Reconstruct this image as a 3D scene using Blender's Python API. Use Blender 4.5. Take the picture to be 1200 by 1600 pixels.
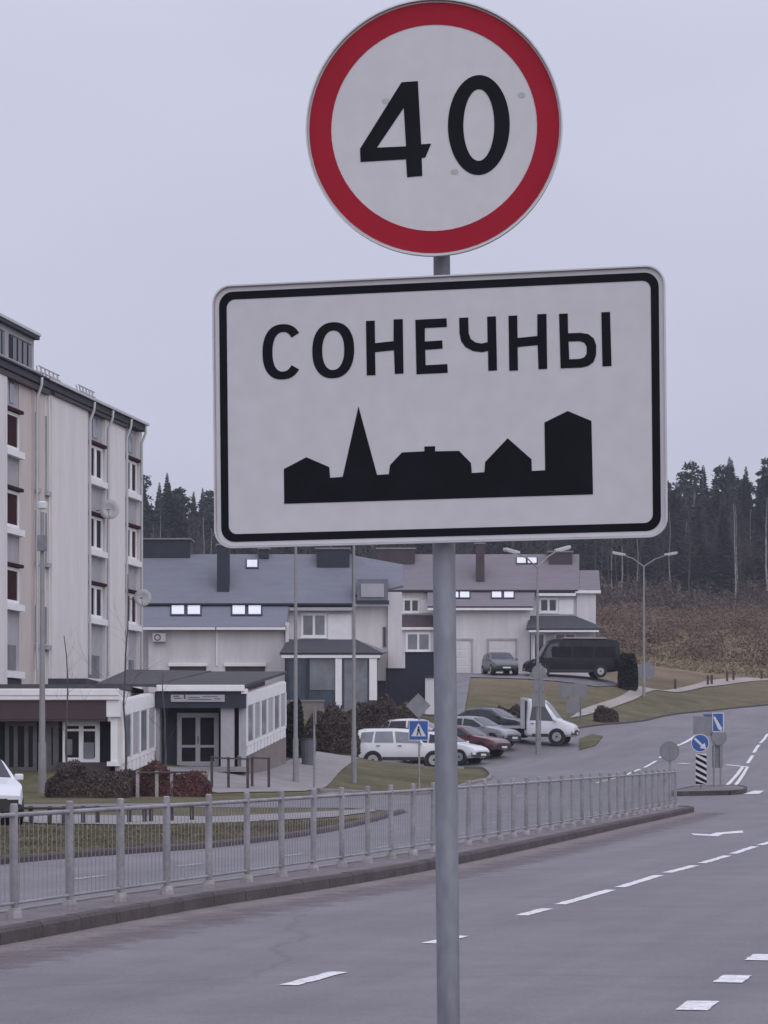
import bpy, bmesh, math, random
import numpy as np
from mathutils import Vector, Matrix

random.seed(7)
S = bpy.context.scene
C = S.collection
for o in list(bpy.data.objects):
    bpy.data.objects.remove(o)

# ------------------------------------------------------------------ camera, sky, sun, exposure
F = 4500.0            # focal length in photograph pixels (1600 px high)
EYE = 1.6             # eye height
HOR = 1172.0          # horizon row in the photograph
cam = bpy.data.cameras.new('camera')
camo = bpy.data.objects.new('camera', cam)
C.objects.link(camo)
camo.location = (0, 0, EYE)
camo.rotation_euler = (math.radians(90), 0, 0)
cam.sensor_fit = 'VERTICAL'
cam.sensor_height = 24.0
cam.lens = 24.0 * F / 1600.0
cam.shift_y = (HOR - 800.0) / 1600.0
cam.clip_start = 0.1
cam.clip_end = 4000
cam.dof.use_dof = False
S.camera = camo

SUN_EL, SUN_AZ = math.radians(42), math.radians(148)   # azimuth clockwise from +Y
w = bpy.data.worlds.new('World'); S.world = w; w.use_nodes = True
nt = w.node_tree; nt.nodes.clear()
def N(t, typ, **kw):
    n = t.nodes.new(typ)
    for k, v in kw.items(): setattr(n, k, v)
    return n
out = N(nt, 'ShaderNodeOutputWorld'); bg = N(nt, 'ShaderNodeBackground')
sky = N(nt, 'ShaderNodeTexSky'); sky.sky_type = 'NISHITA'; sky.sun_disc = False
sky.sun_elevation = SUN_EL; sky.sun_rotation = SUN_AZ
skym = N(nt, 'ShaderNodeMixRGB', blend_type='MULTIPLY'); skym.inputs[0].default_value = 1
skym.inputs[2].default_value = (0.08, 0.08, 0.08, 1)
nt.links.new(sky.outputs[0], skym.inputs[1])
tc = N(nt, 'ShaderNodeTexCoord'); sep = N(nt, 'ShaderNodeSeparateXYZ')
nt.links.new(tc.outputs['Generated'], sep.inputs[0])
mx = N(nt, 'ShaderNodeMath', operation='MAXIMUM'); mx.inputs[1].default_value = 0
nt.links.new(sep.outputs[2], mx.inputs[0])
pw = N(nt, 'ShaderNodeMath', operation='POWER'); pw.inputs[1].default_value = 1
nt.links.new(mx.outputs[0], pw.inputs[0])
ml = N(nt, 'ShaderNodeMath', operation='MULTIPLY_ADD'); ml.inputs[1].default_value = 0.85; ml.inputs[2].default_value = 1.0
nt.links.new(pw.outputs[0], ml.inputs[0])
# soft cloud variation of the overcast layer
cn = N(nt, 'ShaderNodeTexNoise'); cn.inputs['Scale'].default_value = 5.5; cn.inputs['Detail'].default_value = 4
mp = N(nt, 'ShaderNodeMapping'); mp.inputs['Scale'].default_value = (1, 1, 3.0)
nt.links.new(tc.outputs['Generated'], mp.inputs[0]); nt.links.new(mp.outputs[0], cn.inputs['Vector'])
cr = N(nt, 'ShaderNodeMapRange'); cr.inputs['To Min'].default_value = 0.93; cr.inputs['To Max'].default_value = 1.07
nt.links.new(cn.outputs[0], cr.inputs[0])
ml2 = N(nt, 'ShaderNodeMath', operation='MULTIPLY')
nt.links.new(ml.outputs[0], ml2.inputs[0]); nt.links.new(cr.outputs[0], ml2.inputs[1])
oc = N(nt, 'ShaderNodeVectorMath', operation='SCALE'); oc.inputs[0].default_value = (0.530, 0.540, 0.668)
nt.links.new(ml2.outputs[0], oc.inputs['Scale'])
mix = N(nt, 'ShaderNodeMixRGB'); mix.inputs[0].default_value = 0.06
nt.links.new(oc.outputs[0], mix.inputs[1]); nt.links.new(skym.outputs[0], mix.inputs[2])
nt.links.new(mix.outputs[0], bg.inputs[0]); bg.inputs[1].default_value = 1.0
nt.links.new(bg.outputs[0], out.inputs[0])

sl = bpy.data.lights.new('sun', 'SUN'); sl.energy = 1.25; sl.angle = math.radians(100); sl.color = (1.0, 0.96, 0.93)
so = bpy.data.objects.new('sun', sl); C.objects.link(so)
sd = Vector((math.sin(SUN_AZ) * math.cos(SUN_EL), math.cos(SUN_AZ) * math.cos(SUN_EL), math.sin(SUN_EL)))
so.rotation_euler = sd.to_track_quat('Z', 'Y').to_euler(); so.location = (0, -20, 40)

S.render.engine = 'CYCLES'
S.view_settings.view_transform = 'Standard'; S.view_settings.look = 'None'
S.view_settings.exposure = 0.0; S.view_settings.gamma = 1.0; S.view_settings.use_curve_mapping = False
S.render.resolution_x = 768; S.render.resolution_y = 1024

# ------------------------------------------------------------------ helpers
def P(px, py, Y):
    """photograph pixel at a chosen real distance -> world point"""
    return Vector(((px - 600) * Y / F, Y, EYE + (HOR - py) * Y / F))
def GX(px, Y): return (px - 600) * Y / F
def GZ(py, Y): return EYE + (HOR - py) * Y / F
def G(px, py, z=0.0):
    Y = (EYE - z) * F / (py - HOR)
    return (GX(px, Y), Y)
def srgb(r, g, b):
    f = lambda c: (c / 255 / 12.92) if c / 255 <= .04045 else ((c / 255 + .055) / 1.055) ** 2.4
    return (f(r), f(g), f(b))

M = {}
def mat(name, col, rough=0.7, var=0.12, scale=3.0, fine=0.0, fscale=60.0, bump=0.0, bscale=40.0, metal=0.0, spec=0.5, col2=None, stretch=None, coat=0.0):
    m = bpy.data.materials.new(name); m.use_nodes = True
    t = m.node_tree; b = t.nodes['Principled BSDF']
    b.inputs['Roughness'].default_value = rough; b.inputs['Metallic'].default_value = metal
    b.inputs['Specular IOR Level'].default_value = spec
    b.inputs['Coat Weight'].default_value = coat
    co = N(t, 'ShaderNodeTexCoord'); vec = co.outputs['Object']
    if stretch:
        mpn = N(t, 'ShaderNodeMapping'); mpn.inputs['Scale'].default_value = stretch
        t.links.new(vec, mpn.inputs[0]); vec = mpn.outputs[0]
    n1 = N(t, 'ShaderNodeTexNoise'); n1.inputs['Scale'].default_value = scale; n1.inputs['Detail'].default_value = 5; n1.inputs['Roughness'].default_value = .6
    t.links.new(vec, n1.inputs['Vector'])
    r = N(t, 'ShaderNodeValToRGB'); e = r.color_ramp.elements
    c1 = tuple(c * (1 - var) for c in col); c2 = tuple(min(1, c * (1 + var)) for c in (col2 or col))
    e[0].position = .33; e[0].color = (*c1, 1); e[1].position = .67; e[1].color = (*c2, 1)
    t.links.new(n1.outputs[0], r.inputs[0]); last = r.outputs[0]
    if fine:
        n2 = N(t, 'ShaderNodeTexNoise'); n2.inputs['Scale'].default_value = fscale; n2.inputs['Detail'].default_value = 3
        t.links.new(vec, n2.inputs['Vector'])
        mr = N(t, 'ShaderNodeMapRange'); mr.inputs['From Min'].default_value = .3; mr.inputs['From Max'].default_value = .7
        mr.inputs['To Min'].default_value = 1 - fine; mr.inputs['To Max'].default_value = 1 + fine
        t.links.new(n2.outputs[0], mr.inputs[0])
        vm = N(t, 'ShaderNodeVectorMath', operation='SCALE'); t.links.new(last, vm.inputs[0]); t.links.new(mr.outputs[0], vm.inputs['Scale'])
        last = vm.outputs[0]
    t.links.new(last, b.inputs['Base Color'])
    if bump:
        n3 = N(t, 'ShaderNodeTexNoise'); n3.inputs['Scale'].default_value = bscale; n3.inputs['Detail'].default_value = 4
        t.links.new(vec, n3.inputs['Vector'])
        bn = N(t, 'ShaderNodeBump'); bn.inputs['Strength'].default_value = bump; bn.inputs['Distance'].default_value = .02
        t.links.new(n3.outputs[0], bn.inputs['Height']); t.links.new(bn.outputs[0], b.inputs['Normal'])
    M[name] = m
    return m

class MB:
    def __init__(s): s.v = []; s.f = []
    def add(s, vs, fs):
        o = len(s.v); s.v += [tuple(v) for v in vs]; s.f += [tuple(i + o for i in f) for f in fs]; return s
    def box(s, x0, x1, y0, y1, z0, z1):
        return s.add([(x0,y0,z0),(x1,y0,z0),(x1,y1,z0),(x0,y1,z0),(x0,y0,z1),(x1,y0,z1),(x1,y1,z1),(x0,y1,z1)],
                     [(0,3,2,1),(4,5,6,7),(0,1,5,4),(1,2,6,5),(2,3,7,6),(3,0,4,7)])
    def prism(s, poly, off):
        """poly: 3d points of a flat outline, off: extrusion vector"""
        n = len(poly); a = [Vector(p) for p in poly]; off = Vector(off); b = [p + off for p in a]
        return s.add(a + b, [tuple(range(n))[::-1], tuple(range(n, 2 * n))] + [(i, (i + 1) % n, n + (i + 1) % n, n + i) for i in range(n)])
    def tube(s, pts, rads, n=8, caps=True):
        pts = [Vector(p) for p in pts]; rings = []
        up = Vector((0.013, 0.021, 1))
        for i, p in enumerate(pts):
            d = (pts[min(i + 1, len(pts) - 1)] - pts[max(i - 1, 0)]).normalized()
            a = d.cross(up if abs(d.z) < .95 else Vector((1, 0, 0))).normalized(); b = d.cross(a)
            r = rads[i] if isinstance(rads, (list, tuple)) else rads
            rings.append([p + (a * math.cos(2*math.pi*k/n) + b * math.sin(2*math.pi*k/n)) * r for k in range(n)])
        vs = [q for r in rings for q in r]; fs = []
        for i in range(len(pts) - 1):
            for k in range(n):
                fs.append((i*n+k, i*n+(k+1)%n, (i+1)*n+(k+1)%n, (i+1)*n+k))
        if caps: fs += [tuple(range(n))[::-1], tuple(range((len(pts)-1)*n, len(pts)*n))]
        return s.add(vs, fs)
    def ring(s, rin, rout, th, n=64, c=(0,0), y=0.0):
        """annulus in the XZ plane, front face at -Y, thickness th; rin may be 0"""
        rx, rz = rout if isinstance(rout, tuple) else (rout, rout)
        if not rin:
            poly = [(c[0]+rx*math.cos(2*math.pi*k/n), y, c[1]+rz*math.sin(2*math.pi*k/n)) for k in range(n)]
            return s.prism(poly, (0, th, 0))
        ix, iz = rin if isinstance(rin, tuple) else (rin, rin)
        vs = []
        for yy in (y, y+th):
            for (a, b) in ((ix, iz), (rx, rz)):
                vs += [(c[0]+a*math.cos(2*math.pi*k/n), yy, c[1]+b*math.sin(2*math.pi*k/n)) for k in range(n)]
        fs = []
        for k in range(n):
            j = (k+1) % n
            fs += [(k, j, n+j, n+k), (2*n+k, 3*n+k, 3*n+j, 2*n+j), (n+k, n+j, 3*n+j, 3*n+k), (k, 2*n+k, 2*n+j, j)]
        return s.add(vs, fs)
    def build(s, name, m, parent=None, smooth=False, bevel=0, world=True, recalc=True):
        me = bpy.data.meshes.new(name)
        off = Vector((0, 0, 0))
        if parent is not None and world: off = parent_origin(parent)
        if off.length: vs = [(v[0]-off.x, v[1]-off.y, v[2]-off.z) for v in s.v]
        else: vs = s.v
        me.from_pydata(vs, [], s.f)
        if recalc:
            bm = bmesh.new(); bm.from_mesh(me); bmesh.ops.recalc_face_normals(bm, faces=bm.faces); bm.to_mesh(me); bm.free()
        if smooth:
            for p in me.polygons: p.use_smooth = True
        me.materials.append(M[m] if isinstance(m, str) else m)
        o = bpy.data.objects.new(name, me); C.objects.link(o)
        if parent is not None: o.parent = parent
        if bevel:
            md = o.modifiers.new('bevel', 'BEVEL'); md.width = bevel; md.segments = 2; md.limit_method = 'ANGLE'; md.angle_limit = math.radians(50)
        if smooth:
            try:
                md = o.modifiers.new('wn', 'WEIGHTED_NORMAL'); md.keep_sharp = True
            except Exception: pass
        return o
def parent_origin(p):
    v = Vector((0, 0, 0))
    while p is not None:
        v = v + Vector(p.location); p = p.parent
    return v
def tag(o, label=None, cat=None, group=None, kind=None):
    if label: o['label'] = label
    if cat: o['category'] = cat
    if group: o['group'] = group
    if kind: o['kind'] = kind
    return o
def thing(name, label, cat, loc=(0, 0, 0), rotz=0, group=None):
    o = bpy.data.objects.new(name, None); C.objects.link(o); o.location = loc; o.rotation_euler = (0, 0, rotz)
    o.empty_display_size = .3
    return tag(o, label, cat, group)
def copy_tree(o, parent=None):
    c = o.copy(); C.objects.link(c); c.parent = parent
    for ch in list(o.children): copy_tree(ch, c)
    return c

# ------------------------------------------------------------------ materials
mat('asphalt', (0.146, 0.134, 0.147), .60, .13, .16, fine=.16, fscale=45, bump=.35, bscale=70)
mat('asphalt_old', (0.165, 0.158, 0.18), .85, .12, .5, fine=.12, fscale=45, bump=.4, bscale=70)
mat('road_paint', (0.68, 0.67, 0.69), .7, .14, 6, fine=.18, fscale=30)
mat('road_paint_worn', (0.40, 0.385, 0.42), .75, .25, 5, fine=.25, fscale=25)
mat('gutter_dirt', (0.175, 0.148, 0.150), .95, .18, 1.6, fine=.22, fscale=40)
mat('kerb', (0.070, 0.056, 0.060), .9, .25, 1.8, fine=.2, fscale=30, bump=.4)
mat('kerb_pale', (0.20, 0.185, 0.19), .9, .18, 2, fine=.15, fscale=30, bump=.3)
mat('island_top', (0.150, 0.134, 0.142), .92, .2, 1.4, fine=.16, fscale=18, bump=.4, bscale=30)
mat('pavement', (0.235, 0.22, 0.225), .9, .12, .8, fine=.08, fscale=12)
mat('path_sand', (0.30, 0.265, 0.25), .95, .14, .7, fine=.12, fscale=10)
mat('galv', (0.235, 0.245, 0.285), .5, .18, 5, metal=.25, fine=.08, fscale=40, stretch=(1, 1, .35))
mat('galv_dark', (0.19, 0.19, 0.215), .55, .2, 6, metal=.25)
mat('fence_steel', (0.262, 0.258, 0.275), .65, .22, 2.5, metal=.1, fine=.12, fscale=25)
mat('fence_foot', (0.30, 0.28, 0.285), .9, .25, 9)
mat('sign_white', (0.575, 0.555, 0.592), .45, .028, 2.2, fine=.03, fscale=18)
mat('sign_rim', (0.56, 0.55, 0.57), .4, .08, 6, metal=.2)
mat('sign_black', (0.009, 0.009, 0.014), .6, .2, 8, spec=.12)
mat('sign_red', (0.33, 0.016, 0.034), .6, .06, 4, spec=.12)
mat('sign_blue', (0.018, 0.085, 0.30), .45, .08, 8)
mat('sign_back', (0.205, 0.205, 0.225), .55, .1, 4, metal=.15)
mat('smudge', (0.42, 0.41, 0.43), .6, .1, 30)
mat('white_wall', (0.60, 0.58, 0.60), .9, .08, .9, fine=.04, fscale=8, bump=.15, bscale=60, stretch=(1.6, 1.6, .25))
mat('white_trim', (0.76, 0.75, 0.77), .6, .05, 3)
mat('cream_wall', (0.665, 0.635, 0.632), .9, .055, .8, fine=.05, fscale=5, stretch=(1.5, 1.5, .18))
mat('pink_wall', (0.53, 0.468, 0.445), .9, .06, .8, fine=.05, fscale=5, stretch=(1.5, 1.5, .18))
mat('grey_panel', (0.36, 0.35, 0.38), .85, .10, .7, fine=.06, fscale=5)
mat('roof_blue', (0.155, 0.160, 0.200), .75, .07, .8, fine=.07, fscale=9, stretch=(1, 4, 4))
mat('roof_mauve', (0.175, 0.155, 0.175), .75, .08, .8, fine=.07, fscale=9, stretch=(1, 4, 4))
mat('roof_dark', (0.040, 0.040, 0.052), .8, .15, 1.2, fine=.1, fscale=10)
mat('roof_felt', (0.062, 0.060, 0.066), .9, .18, .7, fine=.15, fscale=8)
mat('slate_dark', (0.022, 0.026, 0.042), .7, .15, 2)
mat('brown_clad', (0.060, 0.045, 0.052), .75, .15, 2)
mat('brown_sign', (0.058, 0.034, 0.040), .6, .1, 2)
mat('navy_wall', (0.016, 0.019, 0.036), .8, .12, 1.5)
mat('glass', (0.018, 0.021, 0.028), .08, .2, 1.5, spec=.5)
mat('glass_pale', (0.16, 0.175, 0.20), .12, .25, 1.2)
mat('glass_blue', (0.045, 0.065, 0.10), .1, .4, 1.0)
mat('redbrown_frame', (0.040, 0.015, 0.018), .8, .15, 4, spec=.05)
mat('dark_pane', (0.020, 0.016, 0.022), .6, .3, 2, spec=.08)
mat('dark_frame', (0.10, 0.095, 0.105), .7, .15, 3)
mat('skylight', (0.80, 0.81, 0.86), .12, .04, 2, spec=.9)  # near-white base colour imitates bright sky reflected in the panes
mat('trunk_pale', (0.30, 0.285, 0.29), .9, .3, 2, stretch=(1, 1, .3))
mat('trunk_dark', (0.060, 0.048, 0.046), .95, .25, 2, stretch=(1, 1, .3))
mat('twig', (0.085, 0.070, 0.074), .95, .25, 1.2)
mat('twig_red', (0.115, 0.052, 0.050), .95, .35, .8)
mat('twig_brown', (0.085, 0.062, 0.056), .95, .35, .8)
mat('needle', (0.024, 0.034, 0.034), .9, .35, .25)
mat('needle_dark', (0.010, 0.015, 0.014), .9, .35, .9)
mat('dry_grass', (0.250, 0.185, 0.125), .95, .25, .10, col2=(.215, .195, .115), fine=.2, fscale=2)
mat('dry_shrub', (0.150, 0.102, 0.078), .95, .35, .2, fine=.2, fscale=2)
mat('grass_blade', (0.130, 0.112, 0.068), .95, .3, .3)
mat('plinth', (0.205, 0.175, 0.165), .95, .12, 1.2)
mat('rubber', (0.010, 0.010, 0.011), .8, .2, 6)
mat('rim', (0.34, 0.34, 0.36), .4, .1, 6, metal=.5)
mat('black_trim', (0.018, 0.018, 0.021), .55, .15, 5)
mat('car_white', (0.66, 0.67, 0.71), .3, .03, 2, coat=.4)
mat('car_silver', (0.30, 0.31, 0.34), .3, .04, 2, metal=.4, coat=.4)
mat('car_red', (0.105, 0.030, 0.042), .3, .06, 2, coat=.4)
mat('car_black', (0.022, 0.024, 0.032), .3, .06, 2, coat=.4)
mat('car_grey', (0.12, 0.12, 0.135), .35, .05, 2, metal=.3, coat=.3)
mat('van_black', (0.009, 0.010, 0.014), .45, .15, 1, spec=.2)
mat('lamp_glass', (0.70, 0.72, 0.74), .25, .04, 3)
mat('tail_red', (0.22, 0.012, 0.015), .3, .08, 4)
mat('plate', (0.62, 0.62, 0.60), .5, .04, 8)
mat('lamp_steel', (0.25, 0.245, 0.255), .55, .12, 2, metal=.15)
mat('wood_post', (0.070, 0.055, 0.055), .9, .25, 4)
mat('brick_red', (0.115, 0.052, 0.050), .9, .2, 3)
mat('bin_grey', (0.11, 0.115, 0.14), .6, .12, 3)
mat('ac_white', (0.48, 0.48, 0.50), .5, .05, 3)

# asphalt: long faint wheel-path streaks along the road, darker mends and hairline cracks
def asphalt_detail(name):
    m = M[name]; t = m.node_tree; b = t.nodes['Principled BSDF']
    src = b.inputs['Base Color'].links[0].from_socket
    co = N(t, 'ShaderNodeTexCoord')
    rot = N(t, 'ShaderNodeMapping'); rot.inputs['Rotation'].default_value = (0, 0, math.radians(14)); t.links.new(co.outputs['Object'], rot.inputs[0])
    st_ = N(t, 'ShaderNodeMapping'); st_.inputs['Scale'].default_value = (1.1, .035, 1); t.links.new(rot.outputs[0], st_.inputs[0])
    n1 = N(t, 'ShaderNodeTexNoise'); n1.inputs['Scale'].default_value = 1.0; n1.inputs['Detail'].default_value = 6; n1.inputs['Roughness'].default_value = .6; t.links.new(st_.outputs[0], n1.inputs['Vector'])
    a1 = N(t, 'ShaderNodeMapRange'); a1.inputs['From Min'].default_value = .3; a1.inputs['From Max'].default_value = .7; a1.inputs['To Min'].default_value = .84; a1.inputs['To Max'].default_value = 1.15; t.links.new(n1.outputs[0], a1.inputs[0])
    n2 = N(t, 'ShaderNodeTexNoise'); n2.inputs['Scale'].default_value = 1.1; n2.inputs['Detail'].default_value = 8; n2.inputs['Roughness'].default_value = .7; t.links.new(co.outputs['Object'], n2.inputs['Vector'])
    a2 = N(t, 'ShaderNodeMapRange'); a2.inputs['From Min'].default_value = .3; a2.inputs['From Max'].default_value = .7; a2.inputs['To Min'].default_value = .86; a2.inputs['To Max'].default_value = 1.12; t.links.new(n2.outputs[0], a2.inputs[0])
    nd = N(t, 'ShaderNodeTexNoise'); nd.inputs['Scale'].default_value = .8; nd.inputs['Detail'].default_value = 4; t.links.new(co.outputs['Object'], nd.inputs['Vector'])
    ad = N(t, 'ShaderNodeMixRGB'); ad.inputs[0].default_value = .35; t.links.new(co.outputs['Object'], ad.inputs[1]); t.links.new(nd.outputs['Color'], ad.inputs[2])
    vo = N(t, 'ShaderNodeTexVoronoi'); vo.feature = 'DISTANCE_TO_EDGE'; vo.inputs['Scale'].default_value = .13; t.links.new(ad.outputs[0], vo.inputs['Vector'])
    a3 = N(t, 'ShaderNodeMapRange'); a3.inputs['From Min'].default_value = .0; a3.inputs['From Max'].default_value = .004; a3.inputs['To Min'].default_value = .78; a3.inputs['To Max'].default_value = 1.0; t.links.new(vo.outputs['Distance'], a3.inputs[0])
    mu = N(t, 'ShaderNodeMath', operation='MULTIPLY'); t.links.new(a1.outputs[0], mu.inputs[0]); t.links.new(a2.outputs[0], mu.inputs[1])
    mu2 = N(t, 'ShaderNodeMath', operation='MULTIPLY'); t.links.new(mu.outputs[0], mu2.inputs[0]); t.links.new(a3.outputs[0], mu2.inputs[1])
    sc_ = N(t, 'ShaderNodeVectorMath', operation='SCALE'); t.links.new(src, sc_.inputs[0]); t.links.new(mu2.outputs[0], sc_.inputs['Scale'])
    t.links.new(sc_.outputs[0], b.inputs['Base Color'])
asphalt_detail('asphalt'); asphalt_detail('asphalt_old')
# worn paint: asphalt shows through in flakes
def worn_paint(name, lo):
    m = M[name]; t = m.node_tree; b = t.nodes['Principled BSDF']; src = b.inputs['Base Color'].links[0].from_socket
    co = N(t, 'ShaderNodeTexCoord'); n1 = N(t, 'ShaderNodeTexNoise'); n1.inputs['Scale'].default_value = 14; n1.inputs['Detail'].default_value = 8; n1.inputs['Roughness'].default_value = .75; t.links.new(co.outputs['Object'], n1.inputs['Vector'])
    a = N(t, 'ShaderNodeMapRange'); a.inputs['From Min'].default_value = lo; a.inputs['From Max'].default_value = lo+.08; t.links.new(n1.outputs[0], a.inputs[0])
    mx_ = N(t, 'ShaderNodeMixRGB'); mx_.inputs[1].default_value = (.19, .18, .195, 1); t.links.new(a.outputs[0], mx_.inputs[0]); t.links.new(src, mx_.inputs[2]); t.links.new(mx_.outputs[0], b.inputs['Base Color'])
worn_paint('road_paint', .36); worn_paint('road_paint_worn', .44)

# ground: dull winter grass turning to dry brown field up the hill
def ground_material():
    m = bpy.data.materials.new('ground'); m.use_nodes = True; t = m.node_tree; b = t.nodes['Principled BSDF']
    b.inputs['Roughness'].default_value = .95; b.inputs['Specular IOR Level'].default_value = .1
    co = N(t, 'ShaderNodeTexCoord')
    def noise(sc, d=5):
        n = N(t, 'ShaderNodeTexNoise'); n.inputs['Scale'].default_value = sc; n.inputs['Detail'].default_value = d; n.inputs['Roughness'].default_value = .62
        t.links.new(co.outputs['Object'], n.inputs['Vector']); return n.outputs[0]
    def ramp(src, a, b_, p0=.35, p1=.65):
        r = N(t, 'ShaderNodeValToRGB'); r.color_ramp.elements[0].position = p0; r.color_ramp.elements[1].position = p1
        r.color_ramp.elements[0].color = (*a, 1); r.color_ramp.elements[1].color = (*b_, 1); t.links.new(src, r.inputs[0]); return r.outputs[0]
    grass = ramp(noise(.45), (.092, .086, .050), (.155, .137, .085))
    field = ramp(noise(.09), (.110, .080, .058), (.240, .185, .125))
    sp = N(t, 'ShaderNodeSeparateXYZ'); t.links.new(co.outputs['Object'], sp.inputs[0])
    nz = N(t, 'ShaderNodeMath', operation='MULTIPLY_ADD'); nz.inputs[1].default_value = 2.2
    t.links.new(noise(.08), nz.inputs[0]); t.links.new(sp.outputs[2], nz.inputs[2])
    mr = N(t, 'ShaderNodeMapRange'); mr.inputs['From Min'].default_value = 5.6; mr.inputs['From Max'].default_value = 8.2
    t.links.new(nz.outputs[0], mr.inputs[0])
    mxn = N(t, 'ShaderNodeMixRGB'); t.links.new(mr.outputs[0], mxn.inputs[0]); t.links.new(grass, mxn.inputs[1]); t.links.new(field, mxn.inputs[2])
    fn = N(t, 'ShaderNodeMapRange'); fn.inputs['To Min'].default_value = .55; fn.inputs['To Max'].default_value = 1.45
    t.links.new(noise(3.5, 6), fn.inputs[0])
    vm = N(t, 'ShaderNodeVectorMath', operation='SCALE'); t.links.new(mxn.outputs[0], vm.inputs[0]); t.links.new(fn.outputs[0], vm.inputs['Scale'])
    t.links.new(vm.outputs[0], b.inputs['Base Color'])
    bn = N(t, 'ShaderNodeBump'); bn.inputs['Strength'].default_value = .8; bn.inputs['Distance'].default_value = .08
    t.links.new(noise(9, 5), bn.inputs['Height']); t.links.new(bn.outputs[0], b.inputs['Normal'])
    M['ground'] = m
ground_material()

# ------------------------------------------------------------------ terrain
CTRL_PX = [  # (px, py, distance)
    (100,1245,88),(400,1235,95),(445,1192,112),(540,1182,138),(635,1207,130),(560,1236,106),(500,1236,104),
    (770,1221,116),(740,1196,134),(905,1165,143),(840,1182,138),(940,1156,147),(700,1200,130),
    (935,1220,111),(1040,1168,135),(1085,1146,150),(1200,1105,192),(1160,1196,120),(1200,1146,150),(1080,1242,100),(1160,1238,100),
    (1005,1092,184),(1005,1077,197),(960,1098,177),(920,1106,171),(1060,1080,200),(1100,1068,213),(1200,1060,230),(905,1137,154),(1000,1129,168),(1100,1113,184),
    (783,1056,187),(880,1056,187),(700,1056,190),(945,1057,188),(640,1090,165),(860,1128,158),(760,1128,158),(800,1075,178),
    (1000,1040,222),(1100,1000,290),(1100,955,390),(1200,960,390),(1000,955,390),(700,955,390),(400,955,390),(100,955,390),
    (300,1108,150),(560,1112,147),(445,1162,126),(590,1162,140),(240,1108,150),(100,1110,150),(-100,1110,150),
    (100,1200,100),(250,1196,104),(330,1196,104),(-100,1215,98),(345,1000,260),(0,1000,260),(700,1010,250),
    (1400,1050,240),(1500,1100,195),(1500,1150,150),(1500,1220,110),(1500,960,390),(-300,955,390),
    (1100,925,470),(600,925,470),(100,925,470),(-300,925,470),(1500,925,470)]
pts = [(*P(*c)[:2], P(*c)[2]) for c in CTRL_PX]
for x in range(-60, 81, 20): pts += [(x, 86, 0.05), (x, 70, 0)]
for x in (-250, -120, 120, 250):
    pts += [(x, 130, 1.8), (x, 200, 5.2), (x, 300, 13), (x, 470, 27.5)]
pts = np.array(pts, dtype=float)
def tps_fit(p, lam=0.6):
    n = len(p); d = np.hypot(p[:, None, 0]-p[None, :, 0], p[:, None, 1]-p[None, :, 1])
    K = np.where(d > 0, d*d*np.log(d + 1e-9), 0) + np.eye(n)*lam
    Pm = np.c_[np.ones(n), p[:, :2]]
    A = np.zeros((n+3, n+3)); A[:n, :n] = K; A[:n, n:] = Pm; A[n:, :n] = Pm.T
    return np.linalg.solve(A, np.r_[p[:, 2], 0, 0, 0])
TW = tps_fit(pts, 20.0)
def raw_h(x, y):
    x = np.asarray(x, float); y = np.asarray(y, float)
    d = np.hypot(x[..., None]-pts[:, 0], y[..., None]-pts[:, 1])
    K = d*d*np.log(d + 1e-9)
    z = K @ TW[:-3] + TW[-3] + TW[-2]*x + TW[-1]*y
    t = np.clip((y-78)/22, 0, 1); t = t*t*(3-2*t)
    far = np.clip((y-490)/120, 0, 1)
    z = z*t*(1-far) + far*46
    return np.where(y <= 78, 0.0, np.maximum(z, -0.02))
XS = np.unique(np.r_[np.arange(-400, -60, 20), np.arange(-60, -20, 4), np.arange(-20, 36, 1.0), np.arange(36, 80, 4), np.arange(80, 401, 30)])
YS = np.unique(np.r_[np.arange(-60, 76, 8), np.arange(76, 245, 1.0), np.arange(245, 300, 5), np.arange(300, 560, 12), np.arange(560, 841, 40)])
gx, gy = np.meshgrid(XS, YS)
ZG = raw_h(gx, gy)
def zt(x, y):
    i = int(np.clip(np.searchsorted(XS, x)-1, 0, len(XS)-2)); j = int(np.clip(np.searchsorted(YS, y)-1, 0, len(YS)-2))
    u = min(1, max(0, (x-XS[i])/(XS[i+1]-XS[i]))); v = min(1, max(0, (y-YS[j])/(YS[j+1]-YS[j])))
    return float(ZG[j,i]*(1-u)*(1-v)+ZG[j,i+1]*u*(1-v)+ZG[j+1,i]*(1-u)*v+ZG[j+1,i+1]*u*v)
nx = len(XS)
tm = MB()
tm.v = [(float(gx[j, i]), float(gy[j, i]), float(ZG[j, i])) for j in range(len(YS)) for i in range(nx)]
tm.f = [(j*nx+i, j*nx+i+1, (j+1)*nx+i+1, (j+1)*nx+i) for j in range(len(YS)-1) for i in range(nx-1)]
tag(tm.build('ground', 'ground', smooth=True, recalc=False), 'dull winter grass and dry brown hillside', None, None, 'structure')

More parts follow.
